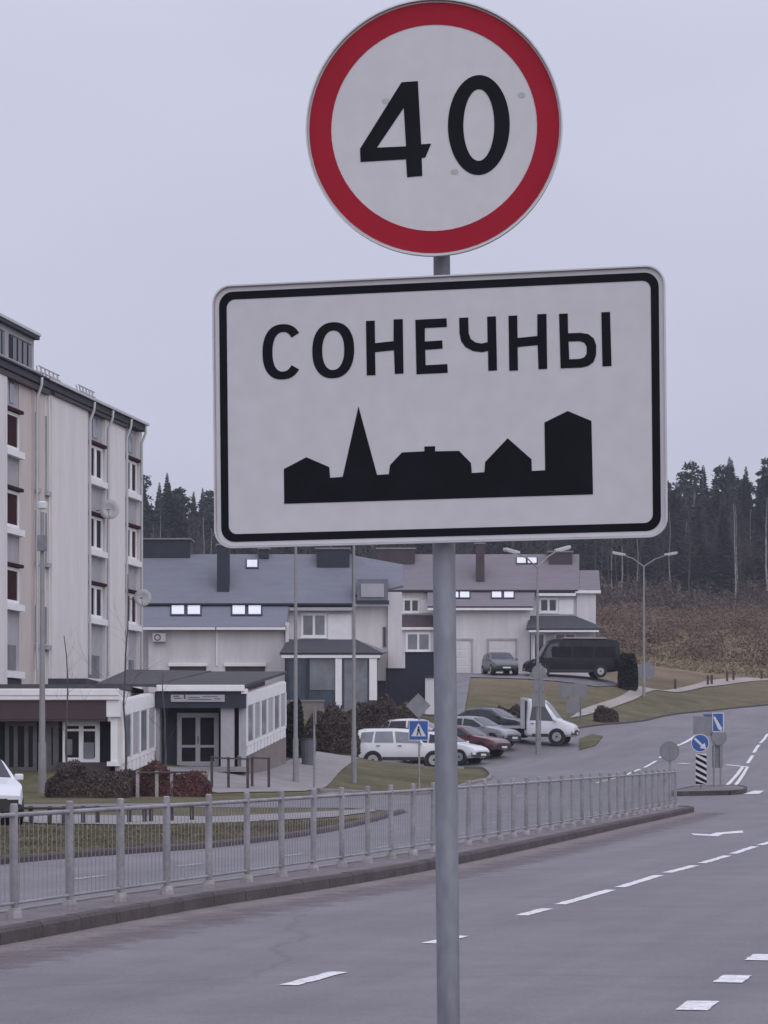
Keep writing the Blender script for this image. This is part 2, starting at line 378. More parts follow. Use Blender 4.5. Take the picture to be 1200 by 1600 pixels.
def drape(poly, off, name, m, parent=None, kind=None, label=None, skirt=0.0):
    """flat sheet laid on the terrain, cut on the terrain's own grid"""
    bm = bmesh.new()
    vs = [bm.verts.new((x, y, 0)) for x, y in poly]
    f = bm.faces.new(vs); f.normal_update()
    bmesh.ops.triangulate(bm, faces=[f], ngon_method='EAR_CLIP')
    xs = [p[0] for p in poly]; ys = [p[1] for p in poly]
    def cut(co, no):
        bmesh.ops.bisect_plane(bm, geom=bm.verts[:]+bm.edges[:]+bm.faces[:], plane_co=co, plane_no=no, dist=1e-5)
    if max(ys) > 76:
        for x in XS:
            if min(xs) < x < max(xs): cut((x, 0, 0), (1, 0, 0))
        for y in YS:
            if max(min(ys), 75) < y < max(ys): cut((0, y, 0), (0, 1, 0))
    for v in bm.verts: v.co.z = zt(v.co.x, v.co.y) + off
    bmesh.ops.recalc_face_normals(bm, faces=bm.faces)
    if sum(f.normal.z for f in bm.faces) < 0: bmesh.ops.reverse_faces(bm, faces=bm.faces)
    if skirt:
        be = [e for e in bm.edges if e.is_boundary]
        r = bmesh.ops.extrude_edge_only(bm, edges=be)
        for v in r['geom']:
            if isinstance(v, bmesh.types.BMVert): v.co.z -= skirt
    me = bpy.data.meshes.new(name); bm.to_mesh(me); bm.free()
    me.materials.append(M[m]); o = bpy.data.objects.new(name, me); C.objects.link(o)
    if parent is not None: o.parent = parent
    tag(o, label, None, None, kind)
    return o
def spline(ctrl, n=12):
    out_ = []; c = [Vector((*p, 0)) for p in ctrl]; c = [c[0]*2-c[1]] + c + [c[-1]*2-c[-2]]
    for i in range(1, len(c)-2):
        for k in range(n):
            t = k/n; a, b, d, e = c[i-1], c[i], c[i+1], c[i+2]
            out_.append(.5*((2*b)+(d-a)*t+(2*a-5*b+4*d-e)*t*t+(3*b-a-3*d+e)*t**3))
    out_.append(c[-2]); return out_
def resample(pl, step, start=0.0):
    res = []; acc = 0.0; nxt = start
    for a, b in zip(pl, pl[1:]):
        L = (b-a).length
        while nxt <= acc+L:
            res.append(a.lerp(b, (nxt-acc)/L)); nxt += step
        acc += L
    return res
def offset(pl, d):
    r = []
    for i, p in enumerate(pl):
        t = (pl[min(i+1, len(pl)-1)]-pl[max(i-1, 0)]).normalized()
        r.append(p + Vector((-t.y, t.x, 0))*d)
    return r

# ------------------------------------------------------------------ road
kerb_r = spline([(-8.5, 1), (-4.45, 18), (-3.1, 23.4), (-1.9, 28.5), (.68, 38.3), (5.35, 61), (7.9, 73.5)], 14)
left_edge = spline([(-16, -5), (-9.2, 24), (-5.3, 40), (-3.9, 44), (-2.6, 47.5), (-.9, 57), (.66, 74)], 6)
Q = lambda px, py, Y: tuple(P(px, py, Y)[:2])
road_poly = [(p.x, p.y) for p in left_edge] + [(-1.0, 79), (-7, 80.5), (-16, 78), (-30, 76), (-30, 80), (-16, 82), (-6.5, 85), (-2.6, 90),
    Q(520,1240,99), Q(620,1242,101), Q(700,1234,106), Q(765,1222,114), Q(771,1219,118), Q(755,1207,126), Q(720,1203,128.5), Q(560,1206,128), Q(548,1200,136), Q(600,1170,144),
    Q(730,1140,150), Q(905,1138,153), Q(1000,1129.5,167), Q(1100,1113.5,183), Q(1200,1104,193), (42, 216), (56, 226), (46, 200), (36, 160), (33, 112), (40, 100), (60, 94), (60, 40), (9, 30.5), (2.45+.23*2.0, 19.9), (2.1, 14), (-.1, 8.5), (-1.6, 0), (-3, -5)]
road = drape(road_poly, .012, 'road', 'asphalt', kind='structure', label='grey asphalt road, junction and car park')

rmk = random.Random(5)
def mark(corners, m='road_paint', name='lane_dash', off=.0175):
    pts_ = []
    for (x0_, y0_), (x1_, y1_) in zip(corners, corners[1:]+corners[:1]):
        L_ = math.hypot(x1_-x0_, y1_-y0_); k_ = max(1, min(14, int(L_/.12)))
        for j in range(k_):
            q = 0 if j == 0 else .010
            pts_.append((x0_+(x1_-x0_)*j/k_+rmk.uniform(-q, q), y0_+(y1_-y0_)*j/k_+rmk.uniform(-q, q)))
    return drape(pts_, off, name, m, parent=road)
def dash(a, b, wdt, m='road_paint', name='lane_dash', off=.0175):
    a = Vector((*a, 0)); b = Vector((*b, 0)); t = (b-a).normalized(); n = Vector((-t.y, t.x, 0))*wdt/2
    return mark([tuple((a+n)[:2]), tuple((a-n)[:2]), tuple((b-n)[:2]), tuple((b+n)[:2])], m, name, off)
for a, b in [((450,1543),(530,1522)),((670,1477),(722,1465)),((815,1433),(855,1422)),((875,1415.5),(955,1392.5)),((968,1388.5),(1030,1369.5)),
             ((1042,1365.5),(1086,1354)),((1097,1350.5),(1137,1338.5)),((1145,1335.5),(1180,1324)),((1187,1322),(1222,1312)),((1230,1309),(1268,1300))]:
    dash(G(*a), G(*b), .13)
for px, py in ((1090,1575),(1145,1533),(1190,1499),(1232,1470),(1270,1444)):
    x, y = G(px, py); dash((x-.075, y-.32), (x+.075, y+.32), .20)
dash((1.44, 15.5), (1.6, 16.1), .20)
# turn arrow, foreshortened
x0, y0 = G(1120, 1303)
ar = [G(1080,1303.6),G(1110,1305),G(1118,1302.5),G(1160,1299),G(1162,1302.5),G(1130,1304.5),G(1122,1308.2),G(1084,1306.2)]
mark(ar, name='turn_arrow')
# far carriageway beyond the fence
for a, b, wd in [((932,1221,110),(972,1204,116),.16),((978,1201,117),(1000,1191,121),.16),((1007,1188,122),(1025,1178,127),.16),((1031,1174,129),(1042,1168,133),.16),
              ((1050,1162,136),(1088,1144,148),.22),((1060,1180,124),(1078,1183,123),.22)]:
    dash(Q(*a), Q(*b), wd, off=.03)
for a, b, wd in [((1132,1223,105),(1160,1196,119),.14),((1146,1223,105),(1168,1196,119),.14),((1134,1191,121),(1166,1198,119),.22),
              ((1168,1190,121.5),(1176,1178,127),.15),((1178,1174,129),(1186,1164,135),.15),((1188,1161,137),(1200,1144,149),.15),((1203,1140,152),(1212,1129,162),.15)]:
    dash(Q(*a), Q(*b), wd, off=.03)
mark([Q(1160,1246,98), Q(1178,1234,101.5), Q(1194,1235,101.2), Q(1186,1246,98)], name='island_nose_paint', off=.03)
for k in range(3):
    mark([Q(1205+k*26,1246,98), Q(1217+k*26,1234,101.5), Q(1232+k*26,1235,101.2), Q(1224+k*26,1246,98)], name='crossing_bar', off=.03)
# left carriageway centre dashes seen between the fence posts
lc = offset(left_edge, -2.6)
for p in resample(lc, 4.0, 6.0):
    if p.y < 72: dash((p.x, p.y), (p.x+.3, p.y+1.25), .11, 'road_paint_worn')
# crossing bars seen through the far fence
for px in (722, 746, 772, 800):
    mark([Q(px,1240,98), Q(px+12,1236,100), Q(px+24,1236.5,100), Q(px+13,1240.5,98)], 'road_paint_worn', 'crossing_bar', .03)
# sandy gutter along the kerb, thinning out raggedly towards the lane
def gutter_material():
    m = M['gutter_dirt']; t = m.node_tree; b = t.nodes['Principled BSDF']; o_ = t.nodes['Material Output']
    at = N(t, 'ShaderNodeVertexColor'); at.layer_name = 'cover'
    co = N(t, 'ShaderNodeTexCoord'); n = N(t, 'ShaderNodeTexNoise'); n.inputs['Scale'].default_value = 2.5; n.inputs['Detail'].default_value = 7; n.inputs['Roughness'].default_value = .7
    t.links.new(co.outputs['Object'], n.inputs['Vector'])
    ad = N(t, 'ShaderNodeMath', operation='ADD'); t.links.new(at.outputs[0], ad.inputs[0]); t.links.new(n.outputs[0], ad.inputs[1])
    mr = N(t, 'ShaderNodeMapRange'); mr.inputs['From Min'].default_value = .62; mr.inputs['From Max'].default_value = 1.15; t.links.new(ad.outputs[0], mr.inputs[0])
    tr = N(t, 'ShaderNodeBsdfTransparent'); mx_ = N(t, 'ShaderNodeMixShader')
    t.links.new(mr.outputs[0], mx_.inputs[0]); t.links.new(tr.outputs[0], mx_.inputs[1]); t.links.new(b.outputs[0], mx_.inputs[2]); t.links.new(mx_.outputs[0], o_.inputs[0])
gutter_material()
g0 = resample(kerb_r, .5)
g1 = offset(g0, -.30); g2 = offset(g0, -1.25)
gm = MB(); gm.v = []
for a, b, c in zip(g0, g1, g2): gm.v += [(a.x, a.y, .0165), (b.x, b.y, .0165), (c.x, c.y, .0165)]
for i in range(len(g0)-1): gm.f += [(3*i, 3*i+1, 3*i+4, 3*i+3), (3*i+1, 3*i+2, 3*i+5, 3*i+4)]
go = gm.build('gutter_dirt', 'gutter_dirt', road)
ca = go.data.color_attributes.new('cover', 'FLOAT_COLOR', 'POINT')
for i in range(len(go.data.vertices)):
    k = (1.0, .62, 0.0)[i % 3]; ca.data[i].color = (k, k, k, 1)

# ------------------------------------------------------------------ long traffic island with fence
isl = thing('traffic_island', 'long narrow kerbed traffic island carrying the grey picket fence', None); isl['kind'] = 'structure'
il = offset(kerb_r, 1.0)
nose = []
a = kerb_r[-1]; b = il[-1]; c_ = (a+b)/2; tdir = (kerb_r[-1]-kerb_r[-2]).normalized()
for k in range(1, 9):
    t = math.pi*k/9; nose.append(c_ + (a-c_)*math.cos(t) + tdir*1.7*math.sin(t))
outline = kerb_r + nose + il[::-1]
tops = [p for p in offset(kerb_r, .14)] + [c_+(p-c_)*.86 for p in nose] + [p for p in offset(kerb_r, .88)][::-1]
m = MB(); m.prism([(p.x, p.y, .0) for p in tops], (0, 0, .135)); m.build('island_paving', 'island_top', isl)
# kerb stones, one metre each, bevelled upper edge
ring_l = outline + [outline[0]]
def kerb_stone(p, q, wdt, h, name, m_, parent, dz=None):
    t = (q-p); L = t.length; t.normalize(); n = Vector((-t.y, t.x, 0)); e = .006
    a = p+t*e; b = q-t*e; mb = MB()
    zz = [(0, 0), (0.004, h-.03), (.028, h), (wdt, h), (wdt, 0)]
    vs = []
    for s_ in (a, b):
        zb_ = zt(s_.x, s_.y) if dz is not None else 0.0
        for (o_, z_) in zz: vs.append((s_+n*o_) + Vector((0, 0, z_+zb_)))
    mb.add(vs, [(0,1,2,3,4)[::-1], (5,6,7,8,9)] + [(i, (i+1)%5, 5+(i+1)%5, 5+i) for i in range(5)])
    return mb.build(name, m_, parent)
st = resample(kerb_r+nose, 1.0)
for p, q in zip(st, st[1:]):
    if p.y > 12: kerb_stone(p, q, .15, .15+random.uniform(-.004, .004), 'kerb_stone', 'kerb', isl)
km = MB()
for p, q in zip(il, il[1:]):
    t = (q-p).normalized(); n = Vector((t.y, -t.x, 0))
    km.prism([p, q, q+n*.13, p+n*.13], (0, 0, .148))
km.build('far_side_kerb', 'kerb_pale', isl)

fence = thing('picket_fence', 'long grey steel pedestrian fence running along the traffic island', 'fence', (-3.22, 25.1, .135))
fl = spline([(-6.0, 13.2), (-4.85, 18), (-3.22, 25.1), (.03, 38.4), (4.72, 60.5), (7.7, 75.2)], 20)
# arc length position of the post that stands at (-3.22, 25.1)
acc = 0
for a, b in zip(fl, fl[1:]):
    if b.y >= 25.1: acc += (Vector((-3.22, 25.1, 0))-a).length; break
    acc += (b-a).length
SP = 1.40
fp = resample(fl, SP, acc % SP)
FH = 1.0; Z0 = .135
for i, p in enumerate(fp):
    r_ = random.Random(i); lean = Vector((r_.uniform(-.012, .012), r_.uniform(-.008, .008), 0))
    h = FH if p.y < 50 else FH
    m = MB(); m.tube([(p.x, p.y, Z0+.02), (p.x+lean.x*.5, p.y, Z0+h*.5), (p.x+lean.x, p.y+lean.y, Z0+h-.015), (p.x+lean.x, p.y+lean.y, Z0+h)], [.036, .036, .036, .026], 10)
    post = m.build('post', 'fence_steel', fence, smooth=True)
    m = MB(); m.tube([(p.x, p.y, Z0-.01), (p.x, p.y, Z0+.05), (p.x, p.y, Z0+.085), (p.x, p.y, Z0+.09)], [.075, .07, .055, .04], 10); m.build('foot', 'fence_foot', post)
for i, (p, q) in enumerate(zip(fp, fp[1:])):
    t = (q-p); L = t.length; t.normalize(); n = Vector((-t.y, t.x, 0))
    for z_, r_, nm in ((.90, .021, 'top_rail'), (.13, .014, 'bottom_rail')):
        a = p+t*.03+Vector((0, 0, Z0+z_)); b = q-t*.03+Vector((0, 0, Z0+z_))
        mb = MB(); mb.tube([a, b], r_, 8); mb.build(nm, 'fence_steel', fence, smooth=True)
    mb = MB(); k = 12
    for j in range(1, k):
        c0 = p+t*(L*j/k)
        mb.tube([c0+Vector((0, 0, Z0+.13)), c0+Vector((0, 0, Z0+.90))], (.0030), 4, caps=False)
    tag(mb.build('picket_row', 'fence_steel', fence), kind='stuff')

# small refuge island with the keep-right signs
ri = [Q(1049,1247,98), Q(1138,1246,98), Q(1160,1242,99), Q(1163,1232,102), Q(1150,1226,104), Q(1085,1229,103.5), Q(1058,1238,100.5)]
refuge = drape(ri, .16, 'refuge_island', 'island_top', kind='structure', label='small kerbed refuge island with the keep-right sign', skirt=.16)
rpl = [Vector((*p, 0)) for p in ri]
for p, q in zip(rpl, rpl[1:]+rpl[:1]):
    for k in range(3):
        a = p.lerp(q, k/3); b = p.lerp(q, (k+1)/3)
        kerb_stone(b, a, -.12 if False else .10, .175, 'kerb_stone', 'kerb', refuge, dz=zt(a.x, a.y))

# ------------------------------------------------------------------ pavements, paths, verges
drape([(-30, 70.5), (-16, 71), (-9.2, 66.5), (-7.4, 62), (-5.2, 61), (-3.4, 62.5), (-1.2, 68), (-.2, 74.5), (-.3, 77.5), (-2, 73), (-4, 68.5), (-7, 70), (-16, 76.2), (-30, 75)], .025, 'sidewalk', 'pavement', kind='structure', label='pale sidewalk beyond the grass strip')
drape([Q(340,1243,93), Q(430,1238,95), Q(478,1240,97), Q(492,1234,100), Q(560,1204,122), Q(556,1186,135), Q(600,1168,144), Q(585,1163,145), Q(520,1190,131), Q(470,1192,118), Q(440,1190,112), Q(385,1196,107), Q(340,1200,104), Q(230,1203,103), Q(235,1212,100)], .028, 'forecourt', 'pavement', kind='structure', label='pale paved forecourt and path beside the shop')
drape([Q(890,1112,163), Q(960,1,174), Q(1005,1,185), Q(1100,1,208), Q(1200,1,222), Q(1280,1,234), Q(1280,1,239.5), Q(1200,1,228.5), Q(1100,1,214), Q(1005,1,191), Q(960,1,179.5), Q(905,1,169)], .05, 'footpath', 'path_sand', kind='structure', label='pale sandy footpath climbing past the dry field')
drape([Q(735,1060,184), Q(930,1060,184), Q(962,1055,186), Q(975,1048,192), Q(675,1048,192), Q(660,1090,165), Q(660,1118,154), Q(722,1130,154), Q(730,1085,170)], .05, 'driveway', 'asphalt_old', kind='structure', label='driveway in front of the far house garages')
# far kerb along the left carriageway and the parking islands
km = thing('roadside_kerb', 'low kerb along the grass strips', None); km['kind'] = 'structure'
lp = resample(left_edge, 1.5)
for p, q in zip(lp, lp[1:]):
    if p.y > 25: kerb_stone(p, q, .14, .11, 'kerb_stone', 'kerb', km)
for seg in ([Q(500,1240,98), Q(620,1242.5,101), Q(700,1234.5,106), Q(765,1222.5,114), Q(771,1219,118), Q(755,1207,126), Q(720,1203,128.5)],
            [Q(905,1138,153), Q(1000,1129.5,167), Q(1100,1113.5,183), Q(1200,1104,193), (42, 216)]):
    pl = resample([Vector((*p, 0)) for p in seg], 1.5)
    for p, q in zip(pl, pl[1:]): kerb_stone(p, q, .14, .12, 'kerb_stone', 'kerb_pale' if p.y < 140 else 'kerb', km, dz=zt((p.x+q.x)/2, (p.y+q.y)/2))
# little planted nose right of the truck
drape([Q(905,1158,146), Q(925,1152,149), Q(942,1154,148), Q(930,1164,142), Q(905,1170,139.5)], .06, 'verge', 'ground', kind='structure', label='small grass nose at the end of the car park', skirt=.12)

# ------------------------------------------------------------------ the town sign and speed sign
YAW = math.radians(-12.9); ROLL = math.radians(-.55)
def sign_frame(center, yaw=None):
    R = Matrix.Rotation(ROLL, 4, 'Y') @ Matrix.Rotation(YAW if yaw is None else yaw, 4, 'Z')
    return Matrix.Translation(center) @ R
def uv_fn(Mx):
    inv = Mx.inverted(); n = (Mx.to_3x3() @ Vector((0, 1, 0))); c = Mx.translation; e = Vector((0, 0, EYE))
    def f(px, py):
        d = Vector(((px-600)/F, 1, (HOR-py)/F)); t = (c-e).dot(n)/d.dot(n)
        q = inv @ (e+d*t); return (q.x, q.z)
    return f
def framed(name, label, cat, Mx):
    o = bpy.data.objects.new(name, None); C.objects.link(o); o.matrix_world = Mx; return tag(o, label, cat)
def flat(poly, y0, th, holes=None):
    """polygon in sign plane (x, z) with optional holes -> solid plate"""
    bm = bmesh.new(); edges = []
    for loop in [poly]+(holes or []):
        vs = [bm.verts.new((x, y0, z)) for x, z in loop]
        edges += [bm.edges.new((vs[i], vs[(i+1) % len(vs)])) for i in range(len(vs))]
    r = bmesh.ops.triangle_fill(bm, use_beauty=True, edges=edges, normal=(0, -1, 0))
    fs = [f for f in bm.faces]
    ex = bmesh.ops.extrude_face_region(bm, geom=fs)
    for v in ex['geom']:
        if isinstance(v, bmesh.types.BMVert): v.co.y += th
    bmesh.ops.recalc_face_normals(bm, faces=bm.faces)
    return bm
def flat_obj(name, poly, y0, th, m, parent, holes=None):
    bm = flat(poly, y0, th, holes); me = bpy.data.meshes.new(name); bm.to_mesh(me); bm.free()
    me.materials.append(M[m]); o = bpy.data.objects.new(name, me); C.objects.link(o); o.parent = parent; return o
def rrect(w_, h_, r, n=8):
    pts_ = []
    for cx, cz, a0 in ((w_/2-r, h_/2-r, 0), (-w_/2+r, h_/2-r, 90), (-w_/2+r, -h_/2+r, 180), (w_/2-r, -h_/2+r, 270)):
        for k in range(n+1):
            t = math.radians(a0+90*k/n); pts_.append((cx+r*math.cos(t), cz+r*math.sin(t)))
    return pts_
TS = sign_frame(Vector((.1455, 8.0, 2.546)))
town = framed('town_sign', 'white rectangular town sign with black lettering and a black skyline', 'sign', TS)
uv = uv_fn(TS)
W_, H_ = 1.283, .742
flat_obj('plate', rrect(W_, H_, .052), 0, .004, 'sign_rim', town)
flat_obj('rim', rrect(W_, H_, .052), -.012, .012, 'sign_rim', town, [rrect(W_-.008, H_-.008, .049)])
flat_obj('face', rrect(W_-.012, H_-.012, .047), -.002, .0019, 'sign_white', town)
flat_obj('border', rrect(W_-.036, H_-.036, .040), -.0035, .0014, 'sign_black', town, [rrect(W_-.080, H_-.080, .024)])
zz = lambda x, y: uv(x/1.62162+320, y/1.62162+400)
sky_poly = [(202,628),(201,540),(258,510),(316,535),(318,562),(350,560),(390,382),(437,555),(467,553),(470,530),(500,498),(557,495),(557,483),(584,482),(584,495),(645,494),(675,525),(677,550),(709,548),(711,522),(768,462),(828,515),(829,545),(863,543),(861,422),(920,393),(980,418),(984,604)]
flat_obj('skyline', [zz(*p) for p in sky_poly], -.0035, .0014, 'sign_black', town)
def ell(cx, cy, rx, ry, a0=0, a1=360, n=44, skew=0.0, rise=-.045, pw_=1.0):
    r = []
    for k in range(n+1 if a1-a0 < 360 else n):
        t = math.radians(a0+(a1-a0)*k/n); c_, s_ = math.cos(t), math.sin(t)
        if pw_ != 1.0: c_ = math.copysign(abs(c_)**pw_, c_); s_ = math.copysign(abs(s_)**pw_, s_)
        r.append((cx+rx*c_, cy+ry*s_+rise*rx*c_))
    return r
def letter(poly, holes=None): flat_obj('letter', [zz(*p) for p in poly], -.0035, .0014, 'sign_black', town, [[zz(*p) for p in h] for h in holes] if holes else None)
# С
o1 = ell(198, 243, 51, 70, 38, 322, pw_=.86); i1 = ell(199, 243, 27, 50, 41, 319, pw_=.86)
letter(o1 + [(246, 272), (221, 262)][:0] + i1[::-1])
# О
letter(ell(326, 239, 53, 71, pw_=.88), [ell(326, 239, 28, 50, pw_=.9)])
# Н, Н
def letter_h(x0, x1, y0, y1, s_=22, lean=2, rise=-4):
    xm = (x0+x1)/2
    letter([(x0,y0),(x0+s_,y0-1),(x0+s_+1,y0+56),(x1-s_-1,y0+55+rise),(x1-s_-1,y0+rise),(x1,y0+rise-1),(x1+lean,y1+rise),(x1-s_+lean,y1+rise+1),(x1-s_,y0+78+rise),(x0+s_+1,y0+79),(x0+s_+lean,y1),(x0+lean,y1+1)])
letter_h(409, 502, 165, 302)
letter_h(770, 866, 152, 290)
# Е
letter([(534,162),(613,158),(614,180),(558,183),(558,217),(602,214),(603,235),(559,238),(560,277),(615,274),(616,296),(537,300)])
# Ч
letter([(645,157),(668,156),(669,196),(674,210),(686,219),(701,222),(717,219),(716,154),(738,153),(741,290),(719,291),(718,241),(702,244),(680,241),(661,231),(650,216),(646,196)])
# Ы : soft sign plus stem
bo = [(898,147),(920,146),(921,196),(952,195),(972,198),(986,209),(992,226),(992,250),(986,268),(972,279),(955,283),(902,285)]
bi = [(922,217),(950,216),(962,220),(968,230),(968,248),(962,257),(950,261),(924,262)]
letter(bo, [bi])
letter([(1005,143),(1027,142),(1031,279),(1008,280)])
tag(town.children[-1], 'stem of the last letter')
# clamps behind
m = MB(); m.box(-.02, .07, .004, .03, .20, .24); m.build('clamp', 'galv_dark', town, world=False)
m = MB(); m.box(-.02, .07, .004, .03, -.26, -.22); m.build('clamp', 'galv_dark', town, world=False)

SS = sign_frame(Vector((.1387, 8.0, 3.328)), math.radians(-5))
speed = framed('speed_sign', 'round white speed limit sign with red ring and black 40', 'sign', SS)
uv2 = uv_fn(SS); z2 = lambda x, y: uv2(x/2.857+470, y/2.857)
circ = lambda r, n=72: [(r*math.cos(2*math.pi*k/n), r*math.sin(2*math.pi*k/n)) for k in range(n)]
R_ = .3575
flat_obj('plate', circ(R_), 0, .004, 'sign_rim', speed)
flat_obj('rim', circ(R_), -.014, .014, 'sign_rim', speed, [circ(R_-.004)])
flat_obj('face', circ(R_-.006), -.002, .0019, 'sign_white', speed)
flat_obj('red_ring', circ(.348), -.0035, .0014, 'sign_red', speed, [circ(.2865)])
flat_obj('digit', [z2(*p) for p in [(450,368),(523,363),(538,645),(582,642),(556,704),(540,706),(543,786),(475,792),(470,712),(267,724),(265,665)]], -.0035, .0014, 'sign_black', speed, [[z2(*p) for p in [(460,482),(470,654),(340,660)]]])
flat_obj('digit', [z2(*p) for p in ell(795, 559, 138, 223, rise=-.03, n=56)], -.0035, .0014, 'sign_black', speed, [[z2(*p) for p in ell(795, 559, 69, 160, rise=-.03, n=56)]])
for x, y in ((380,452),(985,425),(687,768)):
    flat_obj('bolt_mark', [z2(x+18*math.cos(t*.7854), y+13*math.sin(t*.7854)) for t in range(8)], -.003, .001, 'smudge', speed)
m = MB(); m.box(-.03, .06, .004, .03, -.16, -.12); m.build('clamp', 'galv_dark', speed, world=False)
m = MB(); m.box(-.03, .06, .004, .03, .12, .16); m.build('clamp', 'galv_dark', speed, world=False)

pole = thing('sign_post', 'galvanised steel post carrying the town sign and speed sign', 'post', (.186, 8.075, 0))
m = MB(); m.tube([(.186, 8.075, -.1), (.1835, 8.075, .4), (.181, 8.075, .84), (.174, 8.075, 1.6), (.168, 8.075, 2.18), (.163, 8.075, 2.88)], .032, 20); m.build('lower_tube', 'galv', pole, smooth=True)
m = MB(); m.tube([(.163, 8.075, 2.86), (.156, 8.075, 3.6)], .0235, 16); m.build('upper_tube', 'galv_dark', pole, smooth=True)
m = MB(); m.tube([(.186, 8.075, zt(.186, 8.075)-.02), (.186, 8.075, .03)], [.12, .10], 14); m.build('footing', 'fence_foot', pole)

# ------------------------------------------------------------------ building helpers
def wallbox(name, m, parent, px0, px1, py0, py1, Y0, Y1, bevel=0):
    """box whose front face fills the given photo rectangle at distance Y0 and which is Y1-Y0 deep"""
    a = P(px0, py0, Y0); b = P(px1, py1, Y0); mb = MB()
    mb.box(a.x, b.x, Y0, Y1, b.z, a.z); return mb.build(name, m, parent, bevel=bevel)
def slope(name, m, parent, corners, th=.12):
    """roof slab from (px, py, Y) corners"""
    ps = [P(*c) for c in corners]; n = (ps[1]-ps[0]).cross(ps[2]-ps[1]).normalized()
    if n.z < 0: n = -n
    mb = MB(); mb.prism(ps, -n*th); return mb.build(name, m, parent)
def window(parent, px0, px1, py0, py1, Y, cols=2, fr='white_trim', gl='glass', fw=.07, proud=.05, sill=True, name='window'):
    a = P(px0, py0, Y); b = P(px1, py1, Y)
    x0, x1, z0, z1 = a.x, b.x, b.z, a.z
    mb = MB(); yf = Y-proud
    mb.box(x0, x1, yf, Y+.02, z1-fw, z1); mb.box(x0, x1, yf, Y+.02, z0, z0+fw)
    cw = (x1-x0)/cols
    for k in range(cols+1):
        c = x0+cw*k; l = c-fw/2 if 0 < k < cols else (c if k == 0 else c-fw)
        mb.box(l, l+fw, yf+.002, Y+.018, z0+fw, z1-fw)
    f = mb.build(name, fr, parent)
    for k in range(cols):
        mb = MB(); mb.box(x0+cw*k+fw*.5, x0+cw*(k+1)-fw*.5, yf+.025, Y+.01, z0+fw*.6, z1-fw*.6); mb.build('pane', gl, f)
    if sill:
        mb = MB(); mb.box(x0-.05, x1+.05, yf-.08, Y, z0-.06, z0-.003); mb.build('sill', fr, f)
    return f

# ------------------------------------------------------------------ five-storey apartment block (oblique facade)
A = Vector((GX(222, 123), 123, 0)); Bn = Vector((GX(70, 108), 108, 0))
fd = (Bn-A).normalized(); fn = Vector((-fd.y, fd.x, 0))
if fn.dot(-A) < 0: fn = -fn
ang = math.atan2(fd.y, fd.x)
gzA = 0.4
apt = thing('apartment_block', 'tall white five-storey apartment block with narrow dark red windows', 'building', (A.x, A.y, gzA), ang)
# local axes: x = along facade toward the camera, y = into the building (or out), z up
sgn = 1 if (Matrix.Rotation(ang, 3, 'Z') @ Vector((0, 1, 0))).dot(fn) > 0 else -1
def U(px):
    k = (px-600)/F   # ray x = k*Y ; A + u*fd
    return (k*A.y-A.x)/(fd.x-k*fd.y)
def ab(name, m, parent, u0, u1, n0, n1, z0, z1, bevel=0):
    mb = MB(); ys = sorted((n0*sgn, n1*sgn)); mb.box(min(u0, u1), max(u0, u1), ys[0], ys[1], z0-gzA, z1-gzA)
    return mb.build(name, m, parent, world=False, bevel=bevel)
EZ = 15.15
u3a, u3b = U(218), U(196); u2a, u2b = U(165), U(138); u1a, u1b = U(35), U(9)
usl = [(U(79), U(72)), (U(63), U(57))]
segs = [(0, u3a, 'cream_wall'), (u3b, u2a, 'cream_wall'), (u2b, U(81), 'cream_wall'), (U(81), usl[0][0], 'cream_wall'), (usl[0][1], usl[1][0], 'pink_wall'), (usl[1][1], U(54), 'pink_wall'), (U(54), u1a, 'pink_wall'), (u1b, U(-30), 'cream_wall'), (U(-30), U(-80), 'cream_wall')]
# the far corner bay, the blank bay and the beige bay step in and out a little
nn = [0, .0, .0, -.06, -.05, -.06, -.12, .06, 0]
for (a, b, mm), o_ in zip(segs, nn):
    ab('wall', mm, apt, a, b, -.5, o_, 0, EZ)
ab('core_wall', 'grey_panel', apt, 0, U(-80), -12, -.5, 0, EZ)
strips = [(u3a, u3b, 2), (u2a, u2b, 2), (u1a, u1b, 1)]
ROWS = [(3, 12.05, 14.0), (2, 9.25, 11.2), (1, 6.45, 8.4)]
def zrow(Y, pys): return [GZ(p, Y) for p in pys]
